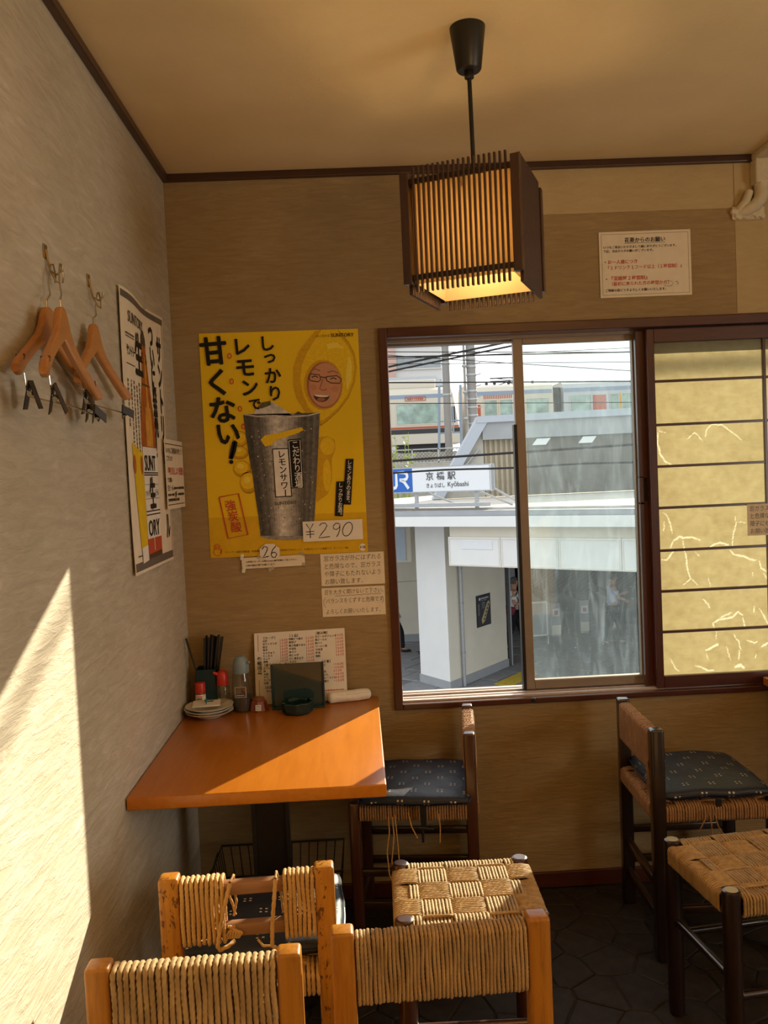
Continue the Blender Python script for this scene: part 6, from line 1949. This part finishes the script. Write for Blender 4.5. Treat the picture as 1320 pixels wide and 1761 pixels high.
b = MB(); b.tube([(p[0] + 6, 0, p[2] - 1.47) for p in a0], .0105, 6); o = b.build('overhead_wire', M_WIRE); o.location = (-6, 6, 1.47); auto_smooth(o)
tag(o, 'near wavy dark red cable crossing along the top edge of the station sign', 'wire')
# higher lines over the street, out of the frame, whose shadows fall on the sunlit wall
for z0, r in ((4.16, .017),):
    wire(((-8, 5, z0 - .12), (16, 5, z0 + .10)), r, 'high street cable above the window whose shadow stripes the sunlit wall', None, .0)

# ---- people in the station


def skin_mesh(name, verts, edges, radii, root=0, level=2):
    me = bpy.data.meshes.new(name); me.from_pydata(verts, edges, []); o = bpy.data.objects.new(name, me); COL.objects.link(o)
    md = o.modifiers.new('skin', 'SKIN'); md.use_smooth_shade = True; s_ = o.modifiers.new('sub', 'SUBSURF'); s_.levels = level; s_.render_levels = level
    for i, r in enumerate(radii):
        q_ = me.skin_vertices[0].data[i]; q_.radius = (r, r) if not isinstance(r, tuple) else r; q_.use_root = (i == root)
    dg = bpy.context.evaluated_depsgraph_get(); ev = o.evaluated_get(dg); out = bpy.data.meshes.new_from_object(ev)
    bpy.data.objects.remove(o); bpy.data.meshes.remove(me); out.name = name
    for p in out.polygons: p.use_smooth = True
    return out


def person(lab, loc, rz, shirt, hair, stride=.26, arms='low'):
    """walking figure facing local +x"""
    c = thing('person', lab, 'person', loc, rz)
    s = stride
    J = dict(pel=(0, 0, .94), waist=(.01, 0, 1.08), chest=(.015, 0, 1.28), neck0=(.01, 0, 1.42), neck=(.025, 0, 1.49), jaw=(.05, 0, 1.555), head=(.045, 0, 1.63), crown=(.03, 0, 1.70), nose=(.135, 0, 1.60),
             hl=(.0, .085, .90), kl=(.10 + s * .4, .085, .50), al=(s, .085, .085), hr=(0, -.085, .90), kr=(-.02 - s * .35, -.085, .50), ar=(-s * 1.15, -.085, .12),
             sl=(.0, .165, 1.40), el=(-.04, .21, 1.14), wl=(.10, .20, .95), sr=(0, -.165, 1.40), er=(-.06, -.21, 1.14), wr=(.06, -.22, .93),
             fl=(s + .15, .085, .035), fr=(-s * 1.15 + .13, -.085, .045))
    if arms == 'raised':
        J['el'] = (.14, .19, 1.16); J['wl'] = (.30, .12, 1.22); J['er'] = (.10, -.20, 1.18); J['wr'] = (.28, -.12, 1.10)
    if arms == 'forward':
        J['er'] = (-.03, -.20, 1.15); J['wr'] = (.17, -.16, 1.10)
    ks = list(J); ix = {k: i for i, k in enumerate(ks)}
    E_ = [('pel', 'waist'), ('waist', 'chest'), ('chest', 'neck0'), ('neck0', 'neck'), ('neck', 'jaw'), ('jaw', 'head'), ('head', 'crown'), ('pel', 'hl'), ('hl', 'kl'), ('kl', 'al'), ('al', 'fl'), ('pel', 'hr'), ('hr', 'kr'), ('kr', 'ar'), ('ar', 'fr'),
          ('neck0', 'sl'), ('sl', 'el'), ('el', 'wl'), ('neck0', 'sr'), ('sr', 'er'), ('er', 'wr')]
    R_ = dict(pel=(.13, .11), waist=(.13, .10), chest=(.15, .11), neck0=(.09, .075), neck=.052, jaw=.070, head=.092, crown=.065, nose=.012, hl=.088, kl=.060, al=.042, hr=.088, kr=.060, ar=.042, sl=.058, el=.044, wl=.032, sr=.058, er=.044, wr=.032, fl=.034, fr=.034)
    use = [k for k in ks if k != 'nose']; ui = {k: i for i, k in enumerate(use)}
    me = skin_mesh('body', [J[k] for k in use], [(ui[a], ui[b_]) for a, b_ in E_], [R_[k] for k in use], 0)
    link_mesh('body', me, M_SKIN, c, False)

    def cloth(name, keys, edges, grow, mat, root=0):
        k2 = {k: i for i, k in enumerate(keys)}
        rr2 = [tuple(x + grow for x in R_[k]) if isinstance(R_[k], tuple) else R_[k] + grow for k in keys]
        link_mesh(name, skin_mesh(name, [J[k] for k in keys], [(k2[a], k2[b_]) for a, b_ in edges], rr2, root), mat, c, False)
    cloth('trousers', ['pel', 'hl', 'kl', 'al', 'hr', 'kr', 'ar'], [('pel', 'hl'), ('hl', 'kl'), ('kl', 'al'), ('pel', 'hr'), ('hr', 'kr'), ('kr', 'ar')], .018, M_TROUS)
    J['cl'] = tuple(.25 * a + .75 * b_ for a, b_ in zip(J['sl'], J['el'])); J['cr'] = tuple(.25 * a + .75 * b_ for a, b_ in zip(J['sr'], J['er'])); R_['cl'] = .052; R_['cr'] = .052
    cloth('shirt', ['pel', 'waist', 'chest', 'neck0', 'sl', 'cl', 'sr', 'cr'], [('pel', 'waist'), ('waist', 'chest'), ('chest', 'neck0'), ('neck0', 'sl'), ('sl', 'cl'), ('neck0', 'sr'), ('sr', 'cr')], .016, shirt, 1)
    b = MB()
    for k in ('wl', 'wr'):
        w_ = Vector(J[k]); e_ = Vector(J['e' + k[1]]); d = (w_ - e_).normalized(); sd = d.cross(YA).normalized()
        b.tube([w_ - d * .01, w_ + d * .04, w_ + d * .085], [.026, .036, .026], 8)
        for f in range(4): b.tube([w_ + d * .08 + sd * (-.022 + .015 * f), w_ + d * .12 + sd * (-.024 + .016 * f), w_ + d * (.145 + (.012 if f in (1, 2) else 0)) + sd * (-.024 + .016 * f) + YA * .008], [.0085, .008, .006], 6)
        b.tube([w_ + d * .03 - sd * .03, w_ + d * .07 - sd * .045, w_ + d * .10 - sd * .045], [.010, .009, .007], 6)
    auto_smooth(b.build('hands', M_SKIN, c, False))
    hc = Vector(J['head']); b = MB(); r_ = bmesh.ops.create_uvsphere(b.b, u_segments=18, v_segments=12, radius=1)
    for v in r_['verts']:
        q_ = v.co.copy(); v.co = Vector((hc.x - .012 + q_.x * .112, q_.y * .094, hc.z + .018 + q_.z * .112))
    dele = [v for v in b.b.verts if (v.co.x > hc.x + .045 and v.co.z < hc.z + .055) or v.co.z < hc.z - .055]
    bmesh.ops.delete(b.b, geom=dele, context='VERTS'); auto_smooth(b.build('hair', hair, c, False), 80)
    b = MB(); b.tube([(hc.x + .082, 0, hc.z + .01), (hc.x + .106, 0, hc.z - .018), (hc.x + .090, 0, hc.z - .03)], [.008, .014, .010], 8)
    for s2 in (-1, 1): b.tube([(hc.x - .01, s2 * .088, hc.z + .02), (hc.x - .012, s2 * .10, hc.z), (hc.x - .004, s2 * .09, hc.z - .025)], [.008, .013, .008], 6)
    auto_smooth(b.build('nose_and_ears', M_SKIN, c, False))
    for s2 in (-1, 1):
        b = MB(); b.lathe([(.001, -.008), (.009, 0), (.001, .008)], (hc.x + .083, s2 * .034, hc.z + .012), 8); b.build('eye', M_HAIRB, c, False)
    b = MB(); b.tube([(hc.x + .074, -.022, hc.z - .055), (hc.x + .084, 0, hc.z - .055), (hc.x + .074, .022, hc.z - .055)], .005, 6); b.build('mouth', M_SKINPD, c, False)
    for k, f in (('al', 'fl'), ('ar', 'fr')):
        a_, d = Vector(J[k]), Vector(J[f]); hx = (d - a_); b = MB()
        b.tube([a_ + Vector((-.05, 0, -.035)), a_ + Vector((.0, 0, -.03)), a_ + hx * .6 + Vector((0, 0, -.012)), d + Vector((.05, 0, -.004))], [.036, .046, .044, .026], 10); auto_smooth(b.build('shoe', M_SHOE, c, False))
    return c


person('grey-haired person in a white short-sleeved shirt and black trousers walking past the station door', (4.16, 17.07, GZ), .0, M_SHIRTW, M_HAIRG, .22, 'forward')
bg_ = thing('shoulder_bag', 'dark red bag carried at the waist by the person in the white shirt', 'bag', (4.0, 16.8, GZ + .95))
b = MB(); b.boxm((.26, .10, .20), Matrix.Translation((4.02, 16.80, GZ + 1.00)) @ Matrix.Rotation(.35, 4, 'Y'), .04, 3); auto_smooth(b.build('pouch', M_BAGR, bg_))
b = MB(); b.tube([(3.94, 16.82, GZ + 1.07), (4.05, 16.90, GZ + 1.25), (4.17, 16.99, GZ + 1.44)], .012, 6); b.tube([(4.12, 16.82, GZ + 1.05), (4.25, 16.90, GZ + 1.20), (4.20, 16.98, GZ + 1.44)], .012, 6); b.build('strap', M_BAGR, bg_)
person('dark-haired person in a pale blue shirt lifting both hands, seen through the dusty pane', (6.50, 17.0, GZ), .0, M_SHIRTB, M_HAIRB, .20, 'raised')
person('walker hidden by the white pillar, only a trailing black shoe and calf in view', (2.20, 17.0, GZ), .0, M_SHIRTW, M_HAIRB, .27)
person('walker hidden by the window frame, only the tip of a shoe in view', (1.30, 17.4, GZ), .0, M_SHIRTB, M_HAIRB, .20)
